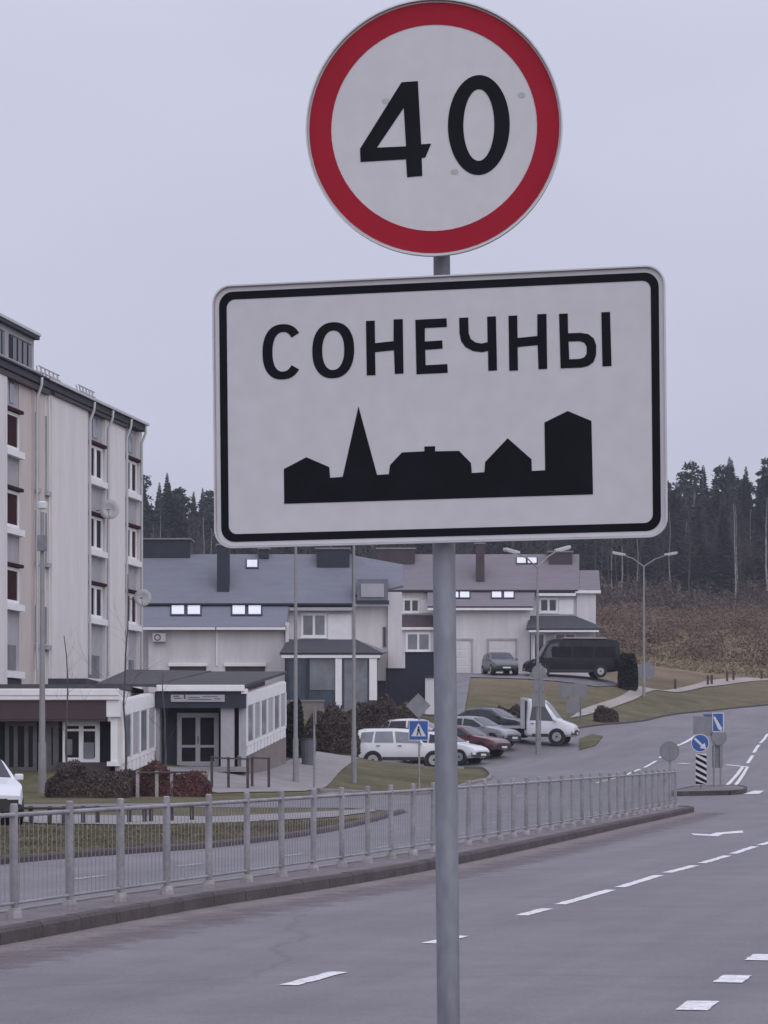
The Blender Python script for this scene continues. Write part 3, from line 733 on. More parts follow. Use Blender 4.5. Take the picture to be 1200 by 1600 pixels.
# window rows measured in the photo: sill and head heights
HEADS = [13.80, 10.97, 8.20]; SILLS = [12.45, 9.63, 6.90]
for si, (a, b, nc) in enumerate(strips):
    rec = -.16
    ab('recess_wall', 'grey_panel', apt, a, b, -.5, rec, 0, EZ)
    L = b-a
    for hd, sl_ in zip(HEADS, SILLS):
        # frame, panes, head and sill
        mb = MB(); y0, y1 = sorted(((rec)*sgn, (rec+.10)*sgn))
        wa, wb = a+.10*L, b-.10*L
        zz0, zz1 = sl_-gzA, hd-gzA; fw = .12
        mb.box(wa, wb, y0, y1, zz1-fw, zz1); mb.box(wa, wb, y0, y1, zz0, zz0+fw)
        k = nc
        for j in range(k+1):
            c = wa+(wb-wa)*j/k; wdt = .34 if 0 < j < k else .14
            l = c-wdt/2 if 0 < j < k else (c if j == 0 else c-wdt)
            mb.box(l, l+wdt, y0, y1, zz0+fw, zz1-fw)
        f = mb.build('window', 'white_trim', apt, world=False)
        for j in range(k):
            pa = wa+(wb-wa)*j/k+.16; pb = wa+(wb-wa)*(j+1)/k-.16
            mb = MB(); yy = sorted(((rec+.03)*sgn, (rec+.06)*sgn)); mb.box(pa, pb, yy[0], yy[1], zz0+fw*.8, zz1-fw*.8); mb.build('pane', 'redbrown_frame' if (j+si) % 2 == 0 else 'dark_pane', f, world=False)
        mb = MB(); yy = sorted(((rec-.05)*sgn, (.10)*sgn)); mb.box(a-.02, b+.02, yy[0], yy[1], zz0-.26, zz0-.02); mb.build('sill', 'white_trim', f, world=False)
        mb = MB(); yy = sorted(((rec-.05)*sgn, (.07)*sgn)); mb.box(a+.04, b-.04, yy[0], yy[1], zz1+.02, zz1+.14); mb.build('head', 'redbrown_frame', f, world=False)
    # top bay and first floor glazing
    ab('upper_panel', 'glass_pale', apt, a+.3*L, b-.45*L, rec, rec+.03, HEADS[0]+.35, EZ-.2)
    f = ab('balcony_glazing', 'glass_pale', apt, a+.2*L, b-.2*L, rec, rec+.05, 3.9+.6, SILLS[2]-1.5)
    ab('balcony_ledge', 'white_trim', apt, a-.02, b+.02, rec, .10, 3.85+.35, 3.85+.6)
    ab('balcony_base', 'slate_dark', apt, a+.05, b-.05, rec, -.02, 0, 3.85+.33)
for (a, b) in usl:
    ab('slit_wall', 'cream_wall', apt, a, b, -.5, -.16, 0, EZ)
    for hd, sl_ in zip([14.2, 10.55, 7.0], [11.4, 8.7, 5.6]):
        f = ab('slit_window', 'glass_pale', apt, a+.1, b-.1, -.16, -.12, sl_, hd)
        ab('slit_sill', 'grey_panel', apt, a-.02, b+.02, -.16, .05, sl_-.22, sl_-.05)
# eaves, gutter, roof
eave = ab('eave', 'roof_dark', apt, -.12, U(-80), -.5, .16, EZ+.04, EZ+.28)
ab('eave_drop', 'brown_clad', apt, u3b, U(81), -.3, .12, EZ-.12, EZ-.003)
ab('eave_drop', 'brown_clad', apt, U(75), U(-80), -.3, .1, EZ-.2, EZ-.003)
mb = MB(); yy = [(.25)*sgn, (-12.6)*sgn]
mb.add([(-.15, yy[0], EZ+.30-gzA), (U(-80), yy[0], EZ+.30-gzA), (U(-80), -6*sgn, EZ+1.0-gzA), (-.15, -6*sgn, EZ+1.0-gzA), (-.15, yy[0], EZ+.36-gzA), (U(-80), yy[0], EZ+.36-gzA), (U(-80), -6*sgn, EZ+1.06-gzA), (-.15, -6*sgn, EZ+1.06-gzA)],
       [(0,1,2,3),(4,5,6,7),(0,1,5,4),(1,2,6,5),(2,3,7,6),(3,0,4,7)])
roof = mb.build('roof', 'roof_dark', apt, world=False)
ab('gutter', 'ac_white', roof, -.15, U(68), .21, .29, EZ+.30, EZ+.40)
for px in (138, 167, 196, 219, 55):
    u = U(px); mb = MB(); mb.tube([(u, .26*sgn, EZ+.25-gzA), (u, .24*sgn, EZ-.05-gzA), (u, .07*sgn, EZ-.5-gzA), (u, .07*sgn, 4.6-gzA)], .055, 8); mb.build('downpipe', 'ac_white', roof, world=False, smooth=True)
# attic storey
ma = U(63)
ab('attic_wall', 'grey_panel', apt, ma, U(-80), -5, -.25, EZ+.36, EZ+1.75)
for p0, p1 in ((56, 24), (14, -10), (-25, -60)):
    f = ab('attic_window', 'roof_dark', apt, U(p0), U(p1), -.25, -.17, EZ+.5, EZ+1.5)
    n_ = 4
    for j in range(n_):
        ua = U(p0)+(U(p1)-U(p0))*(j+.12)/n_; ub = U(p0)+(U(p1)-U(p0))*(j+.80)/n_
        ab('pane', 'glass', f, ua, ub, -.17, -.13, EZ+.58, EZ+1.42)
ab('attic_eave', 'roof_dark', apt, ma-.10, U(-80), -5.4, -.05, EZ+1.75, EZ+1.92)
ab('attic_gutter', 'ac_white', apt, ma-.12, U(-80), -.07, .0, EZ+1.88, EZ+1.98)
ab('attic_ledge', 'grey_panel', apt, ma-.05, U(-80), -.2, .12, EZ+.40, EZ+.48)
# roof railings (snow guards)
for p0, p1, zz_ in ((135, 104, EZ+.75), (188, 164, EZ+.75), (32, -30, EZ+2.2)):
    ua, ub = U(p0), U(p1)
    rl = MB(); n_ = 5
    for k in range(n_+1):
        u = ua+(ub-ua)*k/n_; rl.tube([(u, -1.0*sgn, zz_-.45-gzA), (u, -1.2*sgn, zz_+.55-gzA)], .035, 5)
    for hh in (.1, .32, .54):
        rl.tube([(ua, (-1.0-.2*hh)*sgn, zz_+hh-gzA), (ub, (-1.0-.2*hh)*sgn, zz_+hh-gzA)], .03, 5)
    rl.build('roof_railing', 'ac_white', apt, world=False)
def dish(px, py, dia, label):
    u = U(px); Yd = (A+fd*u).y; z = GZ(py, Yd)
    c = A+fd*u+fn*.55
    o = thing('satellite_dish', label, 'satellite dish', (c.x, c.y, z))
    mb = MB(); n = 20; vs = [(0, .10, 0)]; fs = []
    for r, y in ((dia*.25, .07), (dia*.5, 0)):
        vs += [(r*math.cos(2*math.pi*k/n), y, r*1.0*math.sin(2*math.pi*k/n)) for k in range(n)]
    for k in range(n):
        j = (k+1) % n; fs += [(0, 1+k, 1+j), (1+k, 1+n+k, 1+n+j, 1+j)]
    mb.add(vs, fs); d = mb.build('reflector', 'ac_white', o, world=False, smooth=True, recalc=False)
    md = d.modifiers.new('s', 'SOLIDIFY'); md.thickness = .012
    mb = MB(); mb.tube([(0, 0.02, -dia*.48), (0, -.45, -.1)], .012, 6); mb.build('feed_arm', 'galv_dark', o, world=False)
    mb = MB(); mb.tube([(0, .08, 0), (-fn.x*.55, -fn.y*.55+.05, -.05)], .025, 6); mb.build('bracket', 'galv_dark', o, world=False)
dish(150, 796, .80, 'round satellite dish beside the upper windows of the apartment block')
dish(203, 934, .72, 'pale satellite dish on the far corner of the apartment block')

# ------------------------------------------------------------------ shop annex 1 (brown band)
Ys = 99.0
s1 = thing('corner_shop', 'low shop with white fascia and long brown sign band', 'building', (GX(60, Ys), Ys, .4))
wallbox('fascia', 'white_trim', s1, -90, 186, 1076, 1094, Ys-.35, Ys+8, bevel=.03)
wallbox('fascia_groove', 'grey_panel', s1, -90, 186, 1086, 1087.2, Ys-.365, Ys-.34)
wallbox('roof', 'roof_felt', s1, -90, 190, 1069, 1075.8, Ys-.1, Ys+9)
wallbox('roof_upstand', 'roof_dark', s1, 75, 135, 1060, 1069, Ys+2.5, Ys+8)
wallbox('sign_band', 'brown_sign', s1, -90, 166, 1094.2, 1124, Ys-.22, Ys+.3)
wallbox('sign_band_trim', 'brown_clad', s1, -90, 166, 1124.2, 1127, Ys-.2, Ys+.3)
wallbox('white_corner_box', 'white_trim', s1, 166.2, 187, 1094.2, 1120, Ys-.25, Ys+.9)
wallbox('column', 'white_trim', s1, 173, 183, 1120.2, 1192, Ys-.1, Ys+.3)
wallbox('column_base', 'white_trim', s1, 167, 186, 1190, 1197, Ys-.18, Ys+.4)
wallbox('back_wall', 'slate_dark', s1, -90, 190, 1127.2, 1228, Ys+.9, Ys+8)
wallbox('plinth_wall', 'brown_clad', s1, 90, 172, 1191, 1230, Ys+.35, Ys+.88)
window(s1, 98, 156, 1127, 1191, Ys+.55, 2, gl='dark_pane', fw=.16, sill=True)
wallbox('transom', 'white_trim', s1, 100, 154, 1139, 1142.5, Ys+.44, Ys+.54)
for p0, p1, y0, y1 in ((104, 113, 1155, 1180), (131, 147, 1160, 1185)):
    wallbox('window_poster', 'glass_pale', s1, p0, p1, y0, y1, Ys+.46, Ys+.49)
window(s1, 60, 92, 1128, 1205, Ys+.62, 2, fr='dark_frame', gl='dark_pane', fw=.2, sill=False, name='door')
window(s1, 8, 58, 1128, 1205, Ys+.62, 3, fr='dark_frame', gl='dark_pane', fw=.14, sill=False, name='shop_window')
window(s1, -60, 0, 1128, 1205, Ys+.62, 3, fr='dark_frame', gl='dark_pane', fw=.14, sill=False, name='shop_window')
wallbox('steps', 'pavement', s1, 20, 170, 1226, 1234, Ys-.6, Ys+.9)
# side wall receding to the second shop: white panels
def side_panels(parent, c0, c1, top0, top1, bot0, bot1, n, wall_m, picket=True):
    (pa, Ya), (pb, Yb) = c0, c1
    a = Vector((GX(pa, Ya), Ya, 0)); b = Vector((GX(pb, Yb), Yb, 0)); t = (b-a); L = t.length; t.normalize(); nrm = Vector((t.y, -t.x, 0))
    zt0, zt1, zb0, zb1 = GZ(top0, Ya), GZ(top1, Yb), GZ(bot0, Ya), GZ(bot1, Yb)
    def quad(nm, m_, s0, s1, f0, f1, out_, th):
        q = []
        for s_, f_ in ((s0, f0), (s1, f0), (s1, f1), (s0, f1)):
            p = a+t*(L*s_); zb = zb0+(zb1-zb0)*s_; zt_ = zt0+(zt1-zt0)*s_
            q.append(Vector((p.x, p.y, zb+(zt_-zb)*f_))+nrm*out_)
        mb = MB(); mb.prism(q, -nrm*th); return mb.build(nm, m_, parent)
    quad('side_wall', wall_m, 0, 1, 0, 1, 0, .25)
    quad('top_band', 'white_trim', 0, 1, .80, .985, .05, .045)
    quad('cill_band', 'white_trim', 0, 1, .16, .21, .06, .055)
    for k in range(n):
        s0 = (k+.1)/n; s1_ = (k+.9)/n
        quad('panel', 'glass_pale' if k % 2 == 0 else 'grey_panel', s0, s1_, .23, .78, .035, .03)
        quad('mullion', 'white_trim', (k-.06)/n if k else 0, (k+.08)/n, .215, .795, .07, .065)
        if picket:
            for j in range(2):
                quad('picket', 'white_trim', (k+.1+j*.48)/n, (k+.42+j*.48)/n, .01, .155, .06, .055)
    quad('mullion', 'white_trim', 1-.05/n, 1, .215, .795, .07, .065)
side_panels(s1, (191, 99.2), (241, 103.8), 1094, 1082, 1212, 1190, 4, 'cream_wall')

# ------------------------------------------------------------------ shop 2 (dark entrance with white double door)
Y2 = 104.0
s2 = thing('small_shop', 'small shop with dark entrance front, white fascia and white double door', 'building', (GX(310, Y2), Y2, .7))
wallbox('fascia', 'white_trim', s2, 244, 382, 1070, 1080, Y2-.5, Y2-.1, bevel=.02)
wallbox('sign_front', 'slate_dark', s2, 242, 384, 1080.2, 1106, Y2-.35, Y2+.4)
sg = wallbox('sign_plate', 'grey_panel', s2, 267, 351, 1085.5, 1096.5, Y2-.42, Y2-.36)
for p0, p1, y0, y1, mm in ((270, 280, 1087, 1088.4, 'slate_dark'), (272, 284, 1090.4, 1091.6, 'slate_dark'), (287.5, 289.5, 1085.6, 1092, 'slate_dark'), (294, 312, 1089.2, 1090.2, 'slate_dark'), (294, 330, 1092.4, 1093.4, 'slate_dark'), (316, 340, 1088, 1088.8, 'slate_dark'), (335, 345, 1091.5, 1092.5, 'slate_dark')):
    wallbox('sign_stroke', mm, sg, p0, p1, y0, y1, Y2-.43, Y2-.425)
wallbox('back_wall', 'slate_dark', s2, 243, 383, 1106, 1200, Y2+1.0, Y2+9)
wallbox('side_pier', 'grey_panel', s2, 243, 249, 1106, 1200, Y2-.1, Y2+1)
wallbox('column', 'grey_panel', s2, 345, 366, 1106.2, 1198, Y2-.15, Y2+.3)
wallbox('end_pier', 'grey_panel', s2, 377, 384, 1106, 1198, Y2-.1, Y2+1)
door = window(s2, 277, 342, 1114, 1197, Y2+.9, 2, fr='grey_panel', gl='dark_pane', fw=.17, proud=.12, sill=False, name='double_door')
wallbox('door_rail', 'grey_panel', door, 279, 340, 1164, 1168, Y2+.80, Y2+.88)
wallbox('door_handle', 'galv_dark', door, 308, 311, 1150, 1162, Y2+.74, Y2+.79)
wallbox('door_step', 'pavement', s2, 236, 384, 1198, 1206, Y2-.9, Y2+1.2)
slope('roof', 'roof_felt', s2, [(241,1069.5,Y2-.45),(384,1069.5,Y2-.45),(448,1049,113.5),(330,1049,116)], .1)
slope('roof', 'roof_felt', s2, [(150,1068,102),(243,1069,103.4),(330,1048,115.5),(200,1046,117)], .1)
side_panels(s2, (384, Y2), (445, 112), 1083, 1064, 1182, 1152, 6, 'white_wall')
wallbox('eave_trim', 'white_trim', s2, 377, 386, 1076, 1084, Y2-.4, Y2+.5)
pa = P(384, 1180, Y2+.05); pb = P(447, 1149, 112.1)
mb = MB(); mb.prism([pa, pb, Vector((pb.x, pb.y, zt(pb.x, pb.y)-.3)), Vector((pa.x, pa.y, zt(pa.x, pa.y)-.3))], (-.3, .02, 0)); mb.build('plinth', 'plinth', s2)

# ------------------------------------------------------------------ house 1: blue-grey roofed terrace
H1 = 150.0
h1 = thing('terraced_house', 'white terraced house with blue-grey roof behind the small shop', 'house', (GX(400, H1), H1, 3.6))
wallbox('garage_wall', 'white_wall', h1, 232, 445, 984, 1112, H1, H1+5)
wallbox('main_wall', 'white_wall', h1, 180, 552, 955, 1112, H1+2.2, H1+12)
lr = slope('garage_roof', 'roof_blue', h1, [(205,979,H1-.5),(447,979,H1-.5),(452,944,H1+2.1),(205,944,H1+2.1)], .12)
ur = slope('main_roof', 'roof_blue', h1, [(170,943,H1+1.9),(552,943,H1+1.9),(552,866,H1+5.4),(170,866,H1+5.4)], .14)
slope('rear_roof', 'roof_blue', h1, [(170,866,H1+5.4),(552,866,H1+5.4),(552,925,H1+10),(170,925,H1+10)], .14)
wallbox('gable_infill', 'white_wall', h1, 180, 550, 902, 954, H1+4.2, H1+6.2)
wallbox('verge_trim', 'slate_dark', ur, 550, 554, 864, 946, H1+2.1, H1+2.3)
wallbox('kink_flashing', 'slate_dark', ur, 222, 550, 942.5, 945, H1+1.75, H1+2.0)
for p0, p1 in ((222, 336), (338, 446)):
    wallbox('gutter', 'white_trim', lr, p0, p1, 980, 984, H1-.62, H1-.48)
wallbox('downpipe', 'white_trim', lr, 337.5, 340, 984, 1040, H1-.1, H1-.02)
wallbox('parapet_wall', 'white_wall', h1, 446, 451, 972, 1112, H1-.4, H1+3)
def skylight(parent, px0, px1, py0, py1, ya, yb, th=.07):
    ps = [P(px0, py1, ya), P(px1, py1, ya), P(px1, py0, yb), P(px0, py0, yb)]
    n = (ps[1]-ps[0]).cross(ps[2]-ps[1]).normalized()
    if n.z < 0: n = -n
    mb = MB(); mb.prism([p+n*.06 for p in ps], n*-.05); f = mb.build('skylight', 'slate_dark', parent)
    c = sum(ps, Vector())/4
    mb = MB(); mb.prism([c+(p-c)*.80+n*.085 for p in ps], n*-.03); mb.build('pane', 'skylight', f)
def on_roof(py, lo, hi):
    t = (lo[0]-py)/(lo[0]-hi[0]); return lo[1]+(hi[1]-lo[1])*t
def sky_on(parent, p0, p1, y0, y1, lo, hi): skylight(parent, p0, p1, y0, y1, on_roof(y1, lo, hi), on_roof(y0, lo, hi))
lo1, hi1 = (979, H1-.5), (944, H1+2.1)
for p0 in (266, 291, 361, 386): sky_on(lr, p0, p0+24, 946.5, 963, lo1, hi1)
lo2, hi2 = (943, H1+1.9), (866, H1+5.4)
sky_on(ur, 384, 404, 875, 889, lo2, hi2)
def chimney(parent, p0, p1, y0, y1, Y, d, m_='slate_dark', cap=True):
    c = wallbox('chimney', m_, parent, p0, p1, y0, y1, Y, Y+d)
    if cap: wallbox('chimney_cap', 'galv_dark', c, p0-2, p1+2, y0-2.5, y0, Y-.08, Y+d+.08)
chimney(h1, 339, 358, 852, 926, H1+2.7, .9)
chimney(h1, 495, 546, 858, 886, H1+4.4, 1.2)
chimney(h1, 404, 420, 858, 872, H1+5.0, .9)
chimney(h1, 150, 297, 843, 872, H1+5.1, 2.5)
for p0, p1 in ((265, 322), (352, 414)):
    f = wallbox('garage_door', 'brown_clad', h1, p0, p1, 1041, 1110, H1-.02, H1+.1)
    wallbox('lintel', 'white_trim', f, p0-2, p1+2, 1035.5, 1041, H1-.14, H1+.05)
window(h1, 470, 511, 958, 996, H1+2.2, 2, fw=.13, gl='glass_pale')
wallbox('window_panel', 'white_trim', h1, 512, 548, 960, 1000, H1+2.12, H1+2.2)
wallbox('soffit', 'grey_panel', h1, 452, 552, 949, 954, H1+1.7, H1+2.3)
ac = thing('air_conditioner', 'white air conditioner unit under the blue roof eave', 'air conditioner', tuple(P(248, 1003, H1-.4)))
wallbox('casing', 'ac_white', ac, 238, 259, 989, 1003, H1-.42, H1-.02, bevel=.03)
mb = MB(); c = P(246, 996, H1-.43); mb.ring(.12, .17, .02, 20, (c.x, c.z), c.y); mb.build('fan_grille', 'black_trim', ac)
# covered porch with hip roof
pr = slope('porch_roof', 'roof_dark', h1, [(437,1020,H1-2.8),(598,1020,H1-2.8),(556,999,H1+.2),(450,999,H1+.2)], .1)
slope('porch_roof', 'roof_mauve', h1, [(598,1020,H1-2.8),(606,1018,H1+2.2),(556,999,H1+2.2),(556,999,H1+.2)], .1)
wallbox('porch_fascia', 'white_trim', pr, 440, 594, 1021, 1028, H1-2.75, H1-2.55)
wallbox('porch_side_fascia', 'white_trim', pr, 590, 594, 1021, 1027, H1-2.5, H1+2)
wallbox('porch_back', 'slate_dark', h1, 446, 552, 1000, 1112, H1+1.9, H1+2.19)
wallbox('porch_glazing', 'glass_blue', h1, 449, 590, 1028.5, 1108, H1-2.45, H1-2.4)
wallbox('porch_curtain', 'glass_pale', h1, 484, 524, 1030, 1078, H1-2.52, H1-2.47)
wallbox('porch_curtain', 'glass_pale', h1, 538, 574, 1030, 1108, H1-2.52, H1-2.47)
for p0, p1, y1 in ((524, 534, 1102), (577, 589, 1094), (446, 450, 1108), (478, 482, 1108)):
    wallbox('porch_column', 'white_trim' if p0 > 500 else 'slate_dark', h1, p0, p1, 1028.5, y1, H1-2.7, H1-2.5)
wallbox('porch_column_foot', 'white_trim', h1, 527, 532, 1102, 1114, H1-2.66, H1-2.54)
wallbox('porch_floor', 'plinth', h1, 446, 596, 1108, 1122, H1-2.6, H1+2)
# right-hand wing
wallbox('wing_wall', 'cream_wall', h1, 552.5, 606, 938, 1075, H1+2.6, H1+10)
wallbox('wing_wall', 'white_wall', h1, 606.2, 628, 925, 1075, H1+2.3, H1+10)
wr = slope('wing_roof', 'roof_blue', h1, [(553,930,H1+2.5),(630,915,H1+2.9),(630,882,H1+4.6),(553,868,H1+5.2)], .12)
dm = wallbox('dormer', 'roof_blue', h1, 558, 606, 905, 938, H1+1.7, H1+3.5)
wallbox('dormer_frame', 'slate_dark', dm, 556, 608, 938.2, 943, H1+1.6, H1+3)
wallbox('dormer_panel', 'grey_panel', dm, 564, 600, 912, 933, H1+1.64, H1+1.7)
wallbox('wing_soffit', 'white_trim', h1, 553, 606, 943.2, 947, H1+1.9, H1+2.7)
window(h1, 597.5, 604, 979, 1012, H1+2.6, 1, fr='grey_panel', gl='glass', fw=.04, sill=False)
# dark stepped screen wall and white pier
sw = thing('stepped_wall', 'black stepped screen wall between the two terraces', 'wall', tuple(P(640, 1092, H1-1)))
for p0, p1, y0 in ((589, 602.9, 1065), (603, 632.9, 1045.5), (633, 690, 1020)):
    wallbox('panel', 'navy_wall', sw, p0, p1, y0, 1104, H1-1, H1-.7)
    wallbox('coping', 'slate_dark', sw, p0-.5, p1+.5, y0-1.6, y0, H1-1.06, H1-.64)
wp = thing('gate_pier', 'short white pier beside the black stepped wall', 'pier', tuple(P(671, 1112, H1-2.5)))
wallbox('shaft', 'white_wall', wp, 664.5, 682, 1059, 1116, H1-2.6, H1-2)
wallbox('cap', 'slate_dark', wp, 663, 684, 1055.5, 1059, H1-2.68, H1-1.92)
lw = thing('low_wall', 'low grey concrete wall below the glazed porch', 'wall', tuple(P(475, 1118, 139)))
wallbox('concrete', 'plinth', lw, 446, 506, 1096, 1124, 139, 139.3)
wallbox('coping', 'pavement', lw, 445, 507, 1093.5, 1096, 138.95, 139.35)

# ------------------------------------------------------------------ house 2: mauve roofed terrace up the hill
H2 = 195.0
h2 = thing('terraced_house', 'white terraced house with grey-brown roof and two garages up the hill', 'house', (GX(770, H2), H2, 6.7))
wallbox('main_wall', 'white_wall', h2, 600, 901, 926, 1062, H2+2.2, H2+12)
wallbox('garage_wall', 'white_wall', h2, 684, 828, 951, 1062, H2, H2+5)
lr = slope('garage_roof', 'roof_mauve', h2, [(668,949,H2-.5),(833,949,H2-.5),(836,923,H2+2.0),(668,923,H2+2.0)], .12)
ur = slope('main_roof', 'roof_mauve', h2, [(598,922,H2+1.8),(905,922,H2+1.8),(905,866,H2+5.5),(598,866,H2+5.5)], .14)
slope('rear_roof', 'roof_mauve', h2, [(598,866,H2+5.5),(905,866,H2+5.5),(905,910,H2+10),(598,910,H2+10)], .14)
wallbox('gable_infill', 'white_wall', h2, 602, 902, 893, 925.8, H2+4.2, H2+6.2)
wallbox('kink_flashing', 'roof_dark', ur, 600, 903, 921.5, 924, H2+1.7, H2+1.95)
wallbox('gutter', 'white_trim', lr, 668, 833, 949.8, 953.4, H2-.62, H2-.46)
wallbox('eave_board', 'roof_dark', lr, 668, 832, 947.2, 949.4, H2-.58, H2-.50)  # thin dark strip along the lower roof edge, above the gutter
lo1, hi1 = (949, H2-.5), (923, H2+2.0)
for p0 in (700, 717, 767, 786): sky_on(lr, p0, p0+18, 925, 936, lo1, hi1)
lo2, hi2 = (922, H2+1.8), (866, H2+5.5)
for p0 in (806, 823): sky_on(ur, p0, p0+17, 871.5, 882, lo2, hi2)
chimney(h2, 744, 757, 850, 909, H2+2.6, .9, 'brown_clad')
chimney(h2, 590, 648, 858, 881, H2+4.4, 1.5, 'brown_clad')
chimney(h2, 858, 894, 863, 883, H2+4.4, 1.2, 'brown_clad')
for p0, p1 in ((690, 739), (761, 808)):
    f = wallbox('garage_door', 'white_trim', h2, p0+3, p1-3, 1001, 1056, H2-.03, H2+.05)
    g_ = wallbox('garage_frame', 'grey_panel', h2, p0, p1, 997.5, 1001, H2-.1, H2+.05)
    wallbox('garage_frame', 'grey_panel', h2, p0, p0+2.9, 1001.2, 1056, H2-.1, H2+.05)
    wallbox('garage_frame', 'grey_panel', h2, p1-2.9, p1, 1001.2, 1056, H2-.1, H2+.05)
    for k in range(4):
        wallbox('door_panel', 'white_wall', f, p0+4, p1-4, 1003+k*13, 1003+k*13+11.4, H2-.055, H2-.032)
window(h2, 629, 656, 935, 957.5, H2+2.2, 2, fw=.14)
wallbox('window_panel', 'white_trim', h2, 657, 682, 937, 958, H2+2.12, H2+2.2)
slope('bay_roof', 'brown_clad', h2, [(626,979,H2+.6),(680,979,H2+.6),(676,961,H2+2.2),(628,961,H2+2.2)], .1)
wallbox('bay_fascia', 'white_trim', h2, 626, 680, 979.5, 984, H2+.62, H2+.8)
wallbox('bay_wall', 'white_wall', h2, 628, 680, 984.2, 1062, H2+.9, H2+2.2)
window(h2, 634, 673, 988, 1018, H2+.9, 2, fw=.14, gl='glass_pale')
window(h2, 842, 872, 934, 957.5, H2+2.2, 2, fw=.15)
wallbox('window_panel', 'white_trim', h2, 873, 896, 937, 960, H2+2.12, H2+2.2)
wallbox('soffit', 'white_trim', h2, 838, 900, 927, 931, H2+1.7, H2+2.3)
pr = slope('porch_roof', 'roof_dark', h2, [(822,982,H2-2),(940,982,H2-2),(898,962,H2+1.0),(828,962,H2+1.0)], .1)
slope('porch_roof', 'roof_dark', h2, [(940,982,H2-2),(944,980,H2+3),(898,962,H2+3),(898,962,H2+1.0)], .1)
wallbox('porch_fascia', 'white_trim', pr, 826, 936, 982.5, 987.5, H2-1.95, H2-1.75)
wallbox('porch_wall', 'white_wall', h2, 830, 925, 988, 1062, H2-.6, H2+2.1)
window(h2, 833, 852, 989, 1040, H2-.6, 1, fw=.12, gl='glass', sill=False)
window(h2, 866, 900, 989, 1012, H2-.6, 2, fw=.12, gl='glass', sill=False)
wallbox('side_extension', 'white_wall', h2, 901.2, 931, 927, 1062, H2+2.0, H2+9)
se = slope('side_roof', 'roof_mauve', h2, [(905.3,922,H2+1.8),(938,922,H2+1.8),(936,891,H2+4),(905.3,891,H2+4)], .12)
wallbox('side_fascia', 'white_trim', se, 899, 939, 922.3, 926.8, H2+1.7, H2+2.2)
tag(h2.children[-1], None)

# ------------------------------------------------------------------ vehicles
def lerp_tab(tab, t):
    for (a, za), (b, zb) in zip(tab, tab[1:]):
        if t <= b: return za+(zb-za)*(t-a)/(b-a) if b > a else zb
    return tab[-1][1]
STY = {
 'suv': dict(L=4.45, W=1.82, bot=.34, wr=.36, wx=(.185, .80),
   belt=[(0,.95),(.03,1.10),(.5,1.10),(.66,1.08),(.72,1.04),(.95,.96),(1,.78)],
   roof=[(0,.98),(.01,1.16),(.045,1.68),(.11,1.76),(.4,1.78),(.55,1.74),(.60,1.66),(.70,1.12),(.95,1.0),(.985,.9),(1,.80)],
   glass=[(.05,.175,.075,.20),(.20,.395,.215,.385),(.42,.655,.41,.575)], ws=(.60,.695), rw=(.008,.04)),
 'hatch': dict(L=4.15, W=1.75, bot=.24, wr=.31, wx=(.17, .81),
   belt=[(0,.80),(.04,.93),(.4,.94),(.68,.92),(.76,.88),(.93,.76),(1,.56)],
   roof=[(0,.82),(.02,.98),(.10,1.34),(.2,1.45),(.42,1.48),(.53,1.43),(.74,.95),(.90,.82),(.97,.72),(1,.60)],
   glass=[(.10,.17,.14,.20),(.19,.405,.215,.40),(.43,.70,.425,.555)], ws=(.545,.725), rw=(.025,.095)),
 'sedan': dict(L=4.5, W=1.77, bot=.24, wr=.32, wx=(.20, .82),
   belt=[(0,.84),(.05,.95),(.4,.95),(.66,.93),(.74,.89),(.93,.76),(1,.56)],
   roof=[(0,.86),(.03,1.0),(.14,1.03),(.27,1.38),(.36,1.44),(.46,1.45),(.55,1.40),(.73,.95),(.90,.82),(.97,.72),(1,.60)],
   glass=[(.22,.29,.275,.315),(.305,.43,.325,.425),(.45,.69,.445,.56)], ws=(.565,.72), rw=(.15,.26)),
 'van': dict(L=5.8, W=2.0, bot=.32, wr=.36, wx=(.22, .83),
   belt=[(0,1.2),(.5,1.2),(.8,1.2),(.86,1.12),(.96,.98),(1,.75)],
   roof=[(0,1.3),(.004,2.2),(.02,2.42),(.1,2.48),(.6,2.5),(.72,2.44),(.76,2.3),(.87,1.22),(.96,1.05),(.985,.95),(1,.80)],
   glass=[(.655,.84,.66,.755)], ws=(.755,.865), rw=(.002,.003)),
 'cab': dict(L=2.5, W=1.98, bot=.36, wr=.36, wx=(None, .66),
   belt=[(0,1.12),(.5,1.12),(.66,1.10),(.74,1.04),(.95,.90),(1,.7)],
   roof=[(0,1.3),(.01,2.12),(.06,2.22),(.22,2.25),(.36,2.18),(.42,2.08),(.68,1.22),(.92,1.0),(.97,.9),(1,.74)],
   glass=[(.12,.60,.16,.40)], ws=(.415,.665), rw=(.002,.003)),
}
